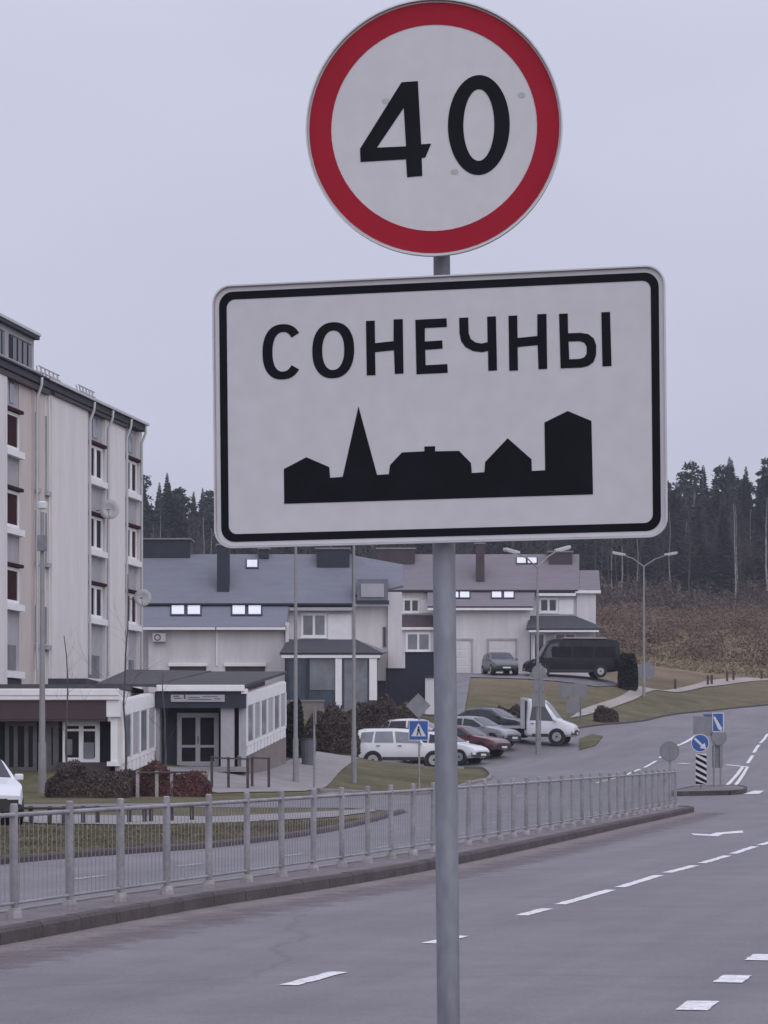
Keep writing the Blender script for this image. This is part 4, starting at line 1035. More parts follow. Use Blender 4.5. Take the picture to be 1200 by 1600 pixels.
def vehicle(name, label, cat, style, paint, pos, heading, group=None, trim='black_trim', scale=1.0, rails=False, tall=1.0):
    """pos: ground point of the vehicle's centre, heading: angle of its front direction from +X"""
    s = STY[style]; L = s['L']*scale; W = s['W']; top = tall
    o = thing(name, label, cat, pos, heading, group)
    X = lambda t: (t-.5)*L
    wf = lambda t: 1-.16*max(0, (abs(t-.5)-.34)/.16)**2
    hb = lambda t: s['bot']+.10*max(0, (abs(t-.5)-.42)/.08)
    belt = lambda t: lerp_tab(s['belt'], t); roof = lambda t: max(lerp_tab(s['roof'], t)*1.0, belt(t)+.012)
    hw = lambda t: W/2*wf(t)
    hr = lambda t: hw(t)*.985-(roof(t)-belt(t))*.30-.02
    ts = sorted(set([t for t, _ in s['roof']]+[t for t, _ in s['belt']]+[k/16 for k in range(17)]))
    rings = []
    for t in ts:
        b0 = hb(t); zb = belt(t); zr = roof(t); h = hw(t); r = hr(t); x = X(t)
        half = [(h*.82, b0), (h*.965, b0+.10), (h*.995, b0+.30*(zb-b0)), (h, b0+.55*(zb-b0)), (h*.985, zb), (r+.02, zr-.16*(zr-zb)), (r*.90, zr-.02*(zr-zb)), (r*.55, zr+.012)]
        rings.append([(x, -y, z) for y, z in half]+[(x, y, z) for y, z in half[::-1]])
    n = len(rings[0]); mb = MB(); vs = [q for r in rings for q in r]; fs = []
    for i in range(len(rings)-1):
        for k in range(n): fs.append((i*n+k, i*n+(k+1) % n, (i+1)*n+(k+1) % n, (i+1)*n+k))
    fs += [tuple(range(n)), tuple(range((len(rings)-1)*n, len(rings)*n))[::-1]]
    mb.add(vs, fs); body = mb.build('body', paint, o, world=False)
    for p in body.data.polygons: p.use_smooth = True
    try:
        body.data.set_sharp_from_angle(angle=math.radians(32))
    except Exception: pass
    def side_pt(t, f, sg, out_=.022):
        zb = belt(t)+.02; zr = roof(t); y0 = hw(t)*.985; y1 = hr(t)+.02; z1 = zr-.16*(zr-belt(t))
        return (X(t), sg*(y0+(y1-y0)*f+out_), zb+(z1-zb)*f)
    for sg in (-1, 1):
        for (b0, b1, t0, t1) in s['glass']:
            mb = MB(); q = [side_pt(b0, .05, sg), side_pt(b1, .05, sg), side_pt(t1, .95, sg), side_pt(t0, .95, sg)]
            # keep the top edge on the body side plane
            mb.prism(q, (0, -sg*.045, 0)); mb.build('side_window', 'glass', o, world=False)
    def top_strip(nm, ta, tb, fw_, m_):
        mb = MB(); vs = []; k_ = 6
        for k in range(k_+1):
            t = ta+(tb-ta)*k/k_; zr = roof(t)+.020; r = hr(t)*fw_
            vs += [(X(t), -r, zr-.012), (X(t), 0, zr+.004), (X(t), r, zr-.012)]
        fs = []
        for k in range(k_):
            fs += [(3*k, 3*k+1, 3*k+4, 3*k+3), (3*k+1, 3*k+2, 3*k+5, 3*k+4)]
        mb.add(vs, fs); return mb.build(nm, m_, o, world=False)
    top_strip('windscreen', s['ws'][0], s['ws'][1], .92, 'glass')
    if s['rw'][1]-s['rw'][0] > .01: top_strip('rear_window', s['rw'][0], s['rw'][1], .88, 'glass')
    for wx in s['wx']:
        if wx is None: continue
        for sg in (-1, 1):
            y = hw(wx); c = X(wx); r = s['wr']
            def disc(y0, y1, rr, nm, m_, par, n_=20):
                mb = MB(); mb.tube([(c, sg*y0, r), (c, sg*y1, r)], rr, n_); return mb.build(nm, m_, par, world=False)
            disc(y-.28, y+.006, r*1.17, 'wheel_arch', 'black_trim', o)
            wh = disc(y-.20, y+.016, r, 'wheel', 'rubber', o)
            disc(y-.1, y+.022, r*.64, 'rim', 'rim', wh)
            disc(y-.1, y+.027, r*.16, 'hub', 'black_trim', wh, 8)
    mb = MB(); t0, t1 = (s['wx'][0] or 0)+.10*4.3/s['L'], s['wx'][1]-.10*4.3/s['L']
    for sg in (-1, 1):
        mb = MB(); mb.box(X(t0), X(t1), sg*hw(.5)-.012, sg*hw(.5)+.012, s['bot']+.0, s['bot']+.15); mb.build('sill_trim', trim, o, world=False)
    hz = belt(.94)
    # bumpers, lights, plates, grille
    zf = s['bot']+.08
    mb = MB(); y = hw(1.0)
    mb.prism([(X(.955), -hw(.955)-.012, zf), (X(1)+.03, -y*.9, zf), (X(1)+.045, 0, zf), (X(1)+.03, y*.9, zf), (X(.955), hw(.955)+.012, zf)], (0, 0, .20)); mb.build('front_bumper', trim, o, world=False)
    if s['wx'][0]:
        mb = MB(); mb.prism([(X(.04), hw(.04)+.012, zf+.03), (X(0)-.03, hw(0)*.92, zf+.03), (X(0)-.03, -hw(0)*.92, zf+.03), (X(.04), -hw(.04)-.012, zf+.03)], (0, 0, .20)); mb.build('rear_bumper', trim, o, world=False)
        for sg in (-1, 1):
            mb = MB(); mb.box(X(0)-.012, X(.035), sg*hw(.02)*.80 if sg > 0 else -hw(.02)-.006, hw(.02)+.006 if sg > 0 else -hw(.02)*.80, belt(.02)-.30, belt(.02)-.03); mb.build('tail_light', 'tail_red', o, world=False)
        mb = MB(); mb.box(X(0)-.02, X(0)+.02, -.26, .26, .62, .73); mb.build('number_plate', 'plate', o, world=False)
    zl = roof(.985)
    for sg in (-1, 1):
        mb = MB(); q = [(X(.93), sg*(hw(.93)+.004), roof(.93)-.20), (X(.99)+.015, sg*hw(.99)*.86, zl-.24), (X(.99)+.012, sg*hw(.99)*.50, zl-.20), (X(.955), sg*hw(.95)*.62, roof(.955)+.012), (X(.91), sg*(hw(.91)+.002)*.97, roof(.92)-.06)]
        mb.prism(q, (-.03, -sg*.04, -.02)); mb.build('headlight', 'lamp_glass', o, world=False)
        tm_ = s['ws'][1]-.03
        mb = MB(); mb.box(X(tm_)-.06, X(tm_)+.06, min(sg*(hw(tm_)-.02), sg*(hw(tm_)+.17)), max(sg*(hw(tm_)-.02), sg*(hw(tm_)+.17)), belt(tm_)+.0, belt(tm_)+.14); mb.build('mirror', paint, o, world=False, bevel=.03)
        for (b0, b1, t0_, t1_) in s['glass'][-2:]:
            mb = MB(); xh = X(b0+.02); mb.box(xh, xh+.16, min(sg*hw(.5), sg*(hw(.5)+.02)), max(sg*hw(.5), sg*(hw(.5)+.02)), belt(b0)-.13, belt(b0)-.09); mb.build('door_handle', trim, o, world=False)
    mb = MB(); mb.box(X(1)-.05, X(1)+.012, -.45, .45, zl-.24, zl-.12); mb.build('grille', 'black_trim', o, world=False)
    mb = MB(); mb.box(X(1)+.03, X(1)+.055, -.26, .26, s['bot']+.12, s['bot']+.22); mb.build('number_plate', 'plate', o, world=False)
    if rails:
        for sg in (-1, 1):
            mb = MB(); mb.tube([(X(.08), sg*.58, 1.76), (X(.12), sg*.60, 1.83), (X(.50), sg*.60, 1.84), (X(.55), sg*.57, 1.76)], .02, 6); mb.build('roof_rail', 'black_trim', o, world=False)
    return o
def ground_at(px, Y, dz=.02):
    x = GX(px, Y); return (x, Y, zt(x, Y)+dz)
R_ = math.radians
PK = 'cars parked in the row'
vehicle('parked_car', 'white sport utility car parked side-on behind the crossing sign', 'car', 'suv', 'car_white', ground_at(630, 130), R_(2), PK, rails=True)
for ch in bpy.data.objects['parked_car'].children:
    if ch.name.startswith('side_window'): ch.data.materials[0] = M['glass_pale']  # pale base colour stands in for bright sky in this glass
vehicle('parked_car', 'white car whose front shows just right of the signpost', 'car', 'hatch', 'car_white', ground_at(692, 135), R_(-28), PK)
vehicle('parked_car', 'dark red parked car between the white and silver cars', 'car', 'sedan', 'car_red', ground_at(722, 138), R_(-30), PK)
vehicle('parked_car', 'silver parked car between the dark red and black cars', 'car', 'hatch', 'car_silver', ground_at(745, 141), R_(-31), PK)
vehicle('parked_car', 'black parked car next to the white truck cab', 'car', 'sedan', 'car_black', ground_at(768, 144.5), R_(-31), PK)
vehicle('parked_car', 'white car nose and roof farther back behind the white utility car', 'car', 'hatch', 'car_white', ground_at(655, 139.5), R_(-20), PK)
# flatbed truck
tk = vehicle('flatbed_truck', 'white flatbed truck cab at the end of the parked row', 'truck', 'cab', 'car_white', ground_at(862, 143), R_(-12))
mb = MB(); mb.box(-1.42, -1.20, -1.0, 1.0, .75, 2.30); mb.build('headboard', 'grey_panel', tk, world=False, bevel=.03)
mb = MB(); mb.box(-1.19, -1.13, -.96, .96, .7, 2.15); mb.build('cab_gap', 'black_trim', tk, world=False)
mb = MB(); mb.box(-4.4, -1.43, -1.0, 1.0, .78, .92); mb.build('flatbed', 'grey_panel', tk, world=False)
mb = MB(); mb.box(-4.3, -1.1, -.4, .4, .45, .77); mb.build('chassis', 'black_trim', tk, world=False)
for sg in (-1, 1):
    mb = MB(); mb.tube([(-3.2, sg*.70, .36), (-3.2, sg*.98, .36)], .36, 20); wh = mb.build('wheel', 'rubber', tk, world=False)
    mb = MB(); mb.tube([(-3.2, sg*.90, .36), (-3.2, sg*.99, .36)], .2, 16); mb.build('rim', 'rim', wh, world=False)
vehicle('parked_car', 'dark grey car facing out in front of the far garage', 'car', 'hatch', 'car_grey', ground_at(781, 188), R_(-80))
vehicle('passenger_van', 'long black van parked beside the far house', 'van', 'van', 'van_black', ground_at(893, 187), R_(180+7), scale=1.06)
vn = bpy.data.objects['passenger_van']
for k in range(3):
    mb = MB(); mb.box(-2.7+k*1.45, -1.45+k*1.45, .955, .985, 1.25, 1.95); mb.build('side_window', 'dark_pane', vn, world=False)
for k in range(5):
    mb = MB(); mb.box(-2.95+k*1.2, -2.93+k*1.2, .99, 1.012, .45, 2.2); mb.build('panel_seam', 'rubber', vn, world=False)
mb = MB(); mb.box(-2.2, .6, -.6, .6, 2.49, 2.56); mb.build('roof_slab', 'grey_panel', vn, world=False)  # flat pale grey slab lying along the van roof
vehicle('parked_car', 'white car cut off by the left edge of the picture', 'car', 'sedan', 'car_white', ground_at(-50, 63, .03), R_(-72))

# ------------------------------------------------------------------ street lamps
def lamp(px, Y, top_py, label, arms=(), boxes=False, r=.085):
    x, y, z = ground_at(px, Y, -.02); H = GZ(top_py, Y)-z
    o = thing('street_lamp', label, 'street lamp', (x, y, z), 0, 'street lamps')
    mb = MB(); mb.tube([(0, 0, 0), (0, 0, .02), (0, 0, 1.6), (0, 0, 1.66), (0, 0, H)], [r*1.25, r*1.25, r*1.2, r*.95, r*.55], 12); mb.build('pole', 'lamp_steel', o, world=False, smooth=True)
    mb = MB(); mb.box(-r*.5, r*.5, -r*1.3, -r*1.1, .6, 1.1); mb.build('hatch', 'lamp_steel', o, world=False)
    for (dx, dy, dz) in arms:
        e = Vector((dx, dy, H+dz)); mb = MB(); mb.tube([(0, 0, H-.05), (dx*.5, dy*.5, H+dz*.62), e], [.04, .036, .032], 8); mb.build('arm', 'lamp_steel', o, world=False, smooth=True)
        d = Vector((dx, dy, dz*.35)).normalized(); s_ = Vector((-d.y, d.x, 0)).normalized(); u_ = d.cross(s_)
        if u_.z < 0: u_ = -u_
        def hexa(a0, a1, w0, w1, h0, h1):
            vs = []
            for a_, w_, in ((a0, w0), (a1, w1)):
                for sx, sz in ((-1, h0), (1, h0), (1, h1), (-1, h1)): vs.append(e+d*a_+s_*(sx*w_)+u_*sz)
            return MB().add(vs, [(0,1,2,3),(4,7,6,5),(0,4,5,1),(1,5,6,2),(2,6,7,3),(3,7,4,0)])
        hd = hexa(-.1, .75, .09, .16, -.02, .11).build('lamp_head', 'ac_white', o, world=False, bevel=.02)
        hexa(.1, .70, .10, .13, -.05, -.022).build('lamp_glass', 'lamp_glass', hd, world=False)
    return o
lp_ = lamp(66, 92, 800, 'lone street lamp in front of the apartment block', r=.105)
x, y, z = lp_.location; Hh = GZ(800, 92)-z
mb = MB(); mb.tube([(0, 0, Hh), (0, 0, Hh+.08), (0, 0, Hh+.12), (0, 0, Hh+.30), (0, 0, Hh+.34)], [.05, .06, .16, .19, .08], 14); mb.build('lamp_head', 'lamp_glass', lp_, world=False)
mb = MB(); mb.box(-.14, .16, -.22, -.05, Hh-1.25, Hh-.75); mb.build('control_box', 'galv_dark', lp_, world=False)
lamp(462, 105, 838, 'street lamp pole left of the two in front of the porch', [(-1.3, -.2, .5), (1.3, .2, .5)])
lamp(553, 108, 838, 'street lamp pole beside the rear of the white utility car', [(-1.3, -.2, .5), (1.3, .2, .5)])
lamp(840, 138.5, 886, 'double-armed street lamp beside the white truck', [(-1.0, -.6, .62), (.95, .5, .80)])
lamp(1006, 184.5, 884, 'double-armed street lamp by the footpath before the dry field', [(-1.28, 0, .68), (1.42, 0, .68)])

# ------------------------------------------------------------------ small road signs
def post(o, px, Y, py_top, r=.035, m_='lamp_steel'):
    x, y, z = ground_at(px, Y, 0); mb = MB(); mb.tube([(x, y, z-.05), (x, y, GZ(py_top, Y))], r, 10); return mb.build('post', m_, o, smooth=True)
def plate(o, pts_, Y, m_, name='plate', th=.012, front=0.0):
    mb = MB(); mb.prism([P(px, py, Y)-Vector((0, front, 0)) for px, py in pts_], (0, th, 0)); return mb.build(name, m_, o)
def rimmed(o, px, py, r, Y):
    plate(o, disc_px(px, py, r), Y, 'galv_dark', 'round_rim'); plate(o, disc_px(px, py, r-1.3), Y, 'sign_back', 'round_back', .006, .008)
def disc_px(px, py, rpx, n=28, sy=1.0): return [(px+rpx*math.cos(2*math.pi*k/n), py+sy*rpx*math.sin(2*math.pi*k/n)) for k in range(n)]
def sgn_thing(name, label, px, Y): return thing(name, label, 'sign', ground_at(px, Y, 0))
YC = 102.5
o = sgn_thing('crossing_sign', 'blue pedestrian crossing sign under the back of a diamond sign', 655, YC)
post(o, 655, YC, 1088)
plate(o, [(634,1102.5),(653.5,1083),(673,1102.5),(653.5,1122)], YC-.06, 'sign_back', 'diamond_back')
plate(o, [(638.5,1125.5),(669.5,1125.5),(669.5,1157),(638.5,1157)], YC-.06, 'sign_white', 'sign_plate')
plate(o, [(639.7,1126.7),(668.3,1126.7),(668.3,1155.8),(639.7,1155.8)], YC-.06, 'sign_blue', 'blue_field', .003, .004)
plate(o, [(654,1129.5),(665.5,1150.5),(642.5,1150.5)], YC-.06, 'sign_white', 'white_triangle', .003, .008)
fig = [[(653,1135),(655.4,1135),(655.4,1138),(653,1138)],[(652.4,1138.4),(655.6,1138.4),(656.4,1143.2),(652.2,1143.2)],[(652.2,1143.4),(654,1143.4),(652.4,1149.4),(650.6,1149.4)],[(654.2,1143.4),(656.2,1143.4),(658.6,1149.4),(656.8,1149.4)]]
for q in fig: plate(o, q, YC-.06, 'sign_black', 'walking_figure', .002, .011)
o = sgn_thing('marker_post', 'thin grey post with a narrow edge-on sign near the forecourt', 491, 102)
post(o, 491, 102, 1104, .04); 
x, y, z = ground_at(491, 102, 0)
mb = MB(); mb.box(x+.03, x+.07, y-.3, y+.3, GZ(1132, 102), GZ(1106, 102)); mb.build('sign_plate', 'sign_back', o)
YL = 137.9
o = sgn_thing('sign_cluster', 'stack of grey sign backs fixed to the lamp post by the truck', 840, YL)
plate(o, [(826,1058),(841,1033),(856,1058)], YL, 'sign_back', 'triangle_back')
plate(o, disc_px(842, 1050, 11), YL-.03, 'sign_back', 'round_back')
rimmed(o, 842, 1071, 11, YL)
plate(o, [(831,1083),(852,1083),(852,1104),(831,1104)], YL, 'sign_back', 'square_back')
post(o, 844.5, YL-.02, 1036, .03)
YB = 160.
o = sgn_thing('board_sign', 'grey back of a wide rectangular board on the grass bank', 895, YB)
plate(o, [(873,1068),(917,1068),(917,1089),(873,1089)], YB, 'sign_back', 'board_back', .03)
plate(o, [(885,1094),(906,1090),(906,1113),(885,1115)], YB-.4, 'sign_back', 'small_board', .03)
post(o, 907, YB+.1, 1070, .05, 'galv_dark'); post(o, 888, YB+.1, 1070, .05)
for p0 in (876, 895, 914): plate(o, [(p0-.5,1068),(p0+.5,1068),(p0+.5,1089),(p0-.5,1089)], YB, 'galv_dark', 'stiffener', .01, .015)
YO = 190.
o = sgn_thing('octagon_sign', 'grey back of a stop sign before the far street lamp', 1010, YO)
post(o, 1008, YO, 1036, .04)
plate(o, [(1010+14.5*math.cos(R_(22.5+45*k)), 1048+14.5*math.sin(R_(22.5+45*k))) for k in range(8)], YO-.07, 'sign_back', 'octagon_back')
YE = 77.5
o = sgn_thing('round_sign', 'grey back of a round sign at the end of the picket fence', 1046, YE)
post(o, 1047, YE, 1158, .035)
rimmed(o, 1046, 1174, 15.5, YE-.06)
plate(o, [(1045.5,1159),(1047.5,1159),(1047.5,1189),(1045.5,1189)], YE-.06, 'galv_dark', 'bracket', .01, .012)
YK = 101.
o = sgn_thing('keep_right_sign', 'blue round keep-right arrow sign on a striped black and white bollard', 1095, YK)
plate(o, disc_px(1094, 1161, 14.2), YK-.06, 'sign_white', 'sign_plate')
plate(o, disc_px(1094, 1161, 13.0), YK-.06, 'sign_blue', 'blue_field', .003, .004)
plate(o, [(1086.5,1152.5),(1098,1163.5),(1101,1160.5),(1103.5,1170.5),(1093,1168.5),(1095.6,1166),(1084,1155)], YK-.06, 'sign_white', 'arrow', .003, .008)
plate(o, [(1087,1177),(1104,1177),(1104,1226),(1087,1226)], YK-.02, 'sign_white', 'striped_board', .04)
for k in range(6):
    y0 = 1172+k*9.6; q = [(1087,y0),(1104,y0+9),(1104,y0+14),(1087,y0+5)]
    q = [(a_, min(1225.8, max(1177.2, b_))) for a_, b_ in q]
    plate(o, q, YK-.02, 'sign_black', 'black_stripe', .003, .004)
post(o, 1095.5, YK+.06, 1150, .045)
plate(o, [(1083,1119),(1100,1119),(1100,1147),(1083,1147)], YK+.1, 'sign_back', 'board_back')
o = sgn_thing('sign_pair', 'blue and white direction sign with grey round back on twin posts', 1122, 102.5)
YD = 102.5
post(o, 1115.5, YD, 1120, .035); post(o, 1126, YD, 1120, .035)
plate(o, [(1098,1115),(1116,1115),(1116,1150),(1098,1150)], YD-.05, 'sign_back', 'board_back')
plate(o, [(1100,1116.5),(1112,1116.5),(1112,1119.5),(1100,1119.5)], YD-.05, 'sign_blue', 'blue_strip', .003, .004)
plate(o, [(1113,1113.5),(1131,1113.5),(1131,1144),(1113,1144)], YD-.07, 'sign_white', 'sign_plate')
plate(o, [(1114.2,1115),(1129.5,1115),(1129.5,1142.5),(1114.2,1142.5)], YD-.07, 'sign_blue', 'blue_field', .003, .004)
plate(o, [(1114.2,1121),(1117,1119),(1126.5,1135),(1128.5,1137),(1127,1142.4),(1122,1139)], YD-.07, 'sign_white', 'white_slash', .003, .008)
rimmed(o, 1123, 1152, 13, YD-.05)
plate(o, [(1113,1164),(1129,1164),(1129,1200),(1113,1200)], YD+.06, 'sign_back', 'lower_board')

# ------------------------------------------------------------------ low railings and posts
def railing(label, pts_, h, rails, post_m, rail_m, r=.05, group=None, name='railing'):
    """pts_: (px, Y) of the posts"""
    ps = [Vector(ground_at(px, Y, -.03)) for px, Y in pts_]
    o = thing(name, label, 'railing', tuple(ps[0]), 0, group)
    for p in ps:
        mb = MB(); mb.box(p.x-r, p.x+r, p.y-r, p.y+r, p.z, p.z+h); mb.build('post', post_m, o)
    for z_ in rails:
        for a, b in zip(ps, ps[1:]):
            mb = MB(); mb.tube([a+Vector((0, -r-.02, z_)), b+Vector((0, -r-.02, z_))], .032, 6); mb.build('rail', rail_m, o)
    return o
railing('dark metal railing beside the forecourt before the small shop', [(331, 96), (357, 96), (387, 96.3), (394, 97.5), (420, 97.8)], 1.08, (1.03,), 'wood_post', 'wood_post', .045)
railing('pale post railing in front of the red hedge', [(215, 90), (245, 90.3), (268, 90.6), (298, 91), (322, 91.3)], .85, (.80,), 'fence_foot', 'wood_post', .05)
railing('low dark post and rail fence along the sidewalk at left', [(-20, 62), (5, 62), (32, 62), (48, 62), (78, 62), (100, 62), (130, 62.4), (152, 62.6), (202, 63), (226, 63.4), (236, 63.8), (268, 64.4), (300, 65)], .42, (.38,), 'wood_post', 'wood_post', .045)
railing('short wooden posts along the footpath before the dry field', [(1055, 202), (1106, 211), (1112, 212), (1136, 216), (1146, 218), (1190, 224), (1202, 226)], .75, (), 'wood_post', 'wood_post', .08)

# ------------------------------------------------------------------ hedges, bushes, trees
def leaf_mesh(name, m, gen, n, size, seed, flat_=.6, elong=1.6):
    r = random.Random(seed); vs = []; fs = []
    for _ in range(n):
        p = gen(r); s_ = size*r.uniform(.6, 1.4)
        d = Vector((r.gauss(0, 1), r.gauss(0, 1), r.gauss(0, 1))).normalized(); e = d.cross(Vector((r.gauss(0, 1), r.gauss(0, 1), r.gauss(0, 1)))).normalized()
        o_ = len(vs); vs += [p-d*s_*elong*.5, p+e*s_*.35, p+d*s_*elong*.5, p-e*s_*.35]; fs.append((o_, o_+1, o_+2, o_+3))
    me = bpy.data.meshes.new(name); me.from_pydata([tuple(v) for v in vs], [], fs); me.materials.append(M[m]); return me
def hedge(label, px0, px1, Y, h, dep, m, seed, n=2600, size=.13, name='hedge', lumps=5, core='twig_brown', cat='hedge', rough=.22):
    x0, x1 = GX(px0, Y), GX(px1, Y); xc = (x0+x1)/2; z = zt(xc, Y)
    o = thing(name, label, cat, (xc, Y, z-.03)); L = x1-x0; r0 = random.Random(seed); ph = [r0.uniform(0, 6.3) for _ in range(4)]
    def top(x): return h*(1+rough*.5*math.sin(x*2.1+ph[0])+rough*.4*math.sin(x*4.7+ph[1]))
    def gen(r):
        t = r.uniform(-.5, .5); x = t*L; e = (1-abs(2*t)**6)
        hh = top(x)*(.55+.45*e); a = r.uniform(0, math.pi); q = r.uniform(.75, 1.05)
        return Vector((x, -dep/2*math.cos(a)*q*(.6+.4*e)*r.choice((1, 1, .8)), hh*(.1+.9*math.sin(a))*q if r.random() < .8 else hh*r.uniform(.05, .9)))
    me = leaf_mesh('foliage', m, gen, n, size, seed); f = bpy.data.objects.new('foliage', me); C.objects.link(f); f.parent = o
    mb = MB(); k_ = 14; vs = []; 
    for k in range(k_+1):
        t = -.5+k/k_; e = (1-abs(2*t)**6)*.9+.05; hh = top(t*L)*.82*(.5+.5*e); d_ = dep*.42*(.5+.5*e)
        vs += [(t*L*.97, -d_, 0), (t*L*.97, -d_*.9, hh*.65), (t*L*.97, 0, hh), (t*L*.97, d_*.9, hh*.65), (t*L*.97, d_, 0)]
    fs = []
    for k in range(k_):
        for j in range(4): fs.append((5*k+j, 5*k+j+1, 5*k+6+j, 5*k+5+j))
    fs += [(0,1,2,3,4), tuple(5*k_+i for i in range(5))]
    mb.add(vs, fs); mb.build('branches', core, o, world=False, smooth=True)
    r1 = random.Random(seed+500); tw = MB()
    for _ in range(int(26*max(1.0, L))):
        q = gen(r1); q.z = max(q.z, .3*h); d_ = Vector((r1.gauss(0, .35), r1.gauss(0, .35), 1)).normalized(); l_ = r1.uniform(.12, .42)*min(1.6, h)
        tw.tube([q-d_*.1, q+d_*l_*.5+Vector((r1.gauss(0, .03), 0, 0)), q+d_*l_], [.010, .007, .003], 3, caps=False)
    tag(tw.build('twigs', core, o, world=False), kind='stuff')
    return o
hedge('brown clipped hedge left of the red hedge before the brown-band shop', 72, 205, 90, .85, 1.2, 'twig_brown', 11, 10000, .06, rough=.4)
hedge('dark reddish clipped hedge in front of the small shop entrance', 208, 330, 91, .85, 1.1, 'twig_red', 12, 9000, .06, core='twig_red', rough=.35)
hedge('dark leafless hedge rising behind the brown hedge at the corner shop', 100, 235, 94.5, .5, .9, 'twig_brown', 18, 6000, .06, rough=.35)
hedge('wide dark brown hedge on the bank below the glazed porch', 466, 562, 126, 1.55, 2.0, 'twig_brown', 13, 20000, .085, rough=.3)
hedge('dark brown hedge rising behind the white utility car', 500, 662, 140, 2.0, 1.8, 'twig_brown', 14, 18000, .085, rough=.25)
hedge('tall dark evergreen bush at the end of the small shop', 440, 474, 117, 2.2, 1.8, 'needle_dark', 15, 9000, .09, name='evergreen_bush', core='needle_dark', cat='bush', rough=.1)
hedge('small round bush on the grass below the sandy footpath', 928, 966, 163, .8, 1.2, 'twig_brown', 16, 4000, .07, name='round_bush', cat='bush')
hedge('dark conifer bush standing at the rear end of the black van', 966, 996, 186, 2.3, 1.3, 'needle_dark', 17, 8000, .09, name='conifer_bush', core='needle_dark', cat='bush', rough=.08)
hedge('green shrub under the black stepped wall', 614, 640, 144, 1.3, 1.2, 'grass_blade', 23, 4500, .085, name='green_shrub', core='needle_dark', cat='bush')
hedge('reddish bare bush behind the black parked car', 775, 815, 151, 1.2, 1.4, 'twig_brown', 24, 7000, .09, name='bare_bush', cat='bush', rough=.3)
b_ = thing('litter_bin', 'grey bin beside the evergreen bush', 'bin', ground_at(482, 113, 0))
x, y, z = b_.location
mb = MB(); mb.tube([(x, y, z), (x, y, z+1.0)], [.26, .32], 14); mb.build('barrel', 'bin_grey', b_, smooth=False)
mb = MB(); mb.tube([(x, y, z+1.0), (x, y, z+1.07)], [.34, .30], 14); mb.build('lid', 'slate_dark', b_)

def bare_branches(mb, p, d, L, r, depth, rr, spread=.55, kids=(2, 4), up=.15):
    segs_ = 3; pts_ = [p]; q = p.copy(); dd = d.copy()
    for k in range(segs_):
        dd = (dd+Vector((rr.gauss(0, .12), rr.gauss(0, .12), rr.gauss(0, .08)+up*.3))).normalized(); q = q+dd*(L/segs_); pts_.append(q.copy())
    mb.tube(pts_, [r*(1-.7*k/segs_) for k in range(segs_+1)], 3 if depth < 2 else 5, caps=False)
    if depth <= 0: return
    for _ in range(rr.randint(*kids)):
        t = rr.uniform(.3, 1); i = min(segs_-1, int(t*segs_)); b0 = pts_[i].lerp(pts_[i+1], t*segs_-i)
        nd = (dd+Vector((rr.gauss(0, spread), rr.gauss(0, spread), rr.gauss(0, spread*.6)+up))).normalized()
        bare_branches(mb, b0, nd, L*rr.uniform(.5, .75), r*.45, depth-1, rr, spread, kids, up)
def bare_tree_meshes(H, r, seed, branch_from=.35, nb=14, depth=2, spreadL=.28, bias=.35):
    rr = random.Random(seed); t = MB(); pts_ = []; x = y = 0
    for k in range(9):
        pts_.append(Vector((x, y, H*k/8))); x += rr.gauss(0, H*.006); y += rr.gauss(0, H*.006)
    t.tube(pts_, [r*(1-.88*k/8)+.01 for k in range(9)], 7)
    c = MB()
    for k in range(nb):
        f = branch_from+(1-branch_from)*(k+rr.random())/nb*.97; i = min(7, int(f*8)); b0 = pts_[i].lerp(pts_[i+1], f*8-i)
        a = rr.uniform(0, 6.28); dd = Vector((math.cos(a), math.sin(a), rr.uniform(.4, 1.3))).normalized()
        bare_branches(c, b0, dd, H*spreadL*(1.15-f*.75), r*.30*(1.2-f), depth, rr)
    return t, c
def tree_thing(name, label, cat, loc, trunk_me, crown_me, rz=0, sc=1, group=None):
    o = thing(name, label, cat, loc, rz, group); o.scale = (sc, sc, sc)
    for nm, me in (('trunk', trunk_me), ('crown', crown_me)):
        c = bpy.data.objects.new(nm, me); C.objects.link(c); c.parent = o
    return o
def to_mesh(mb, name, m):
    me = bpy.data.meshes.new(name); me.from_pydata([tuple(v) for v in mb.v], [], mb.f); me.materials.append(M[m]); return me
for px, Y, H, sd_, lab in ((104, 94, 5.0, 31, 'thin bare sapling against the blank wall of the apartment block'), (196, 96, 7.0, 32, 'slim bare tree at the corner between the two shops'), (260, 99, 3.6, 33, 'leaning bare sapling before the dark shop entrance')):
    t, c = bare_tree_meshes(H, .034, sd_, .3, 9, 1, .30)
    tree_thing('bare_tree', lab, 'tree', ground_at(px, Y, -.02), to_mesh(t, 'trunk', 'twig'), to_mesh(c, 'crown', 'twig'))

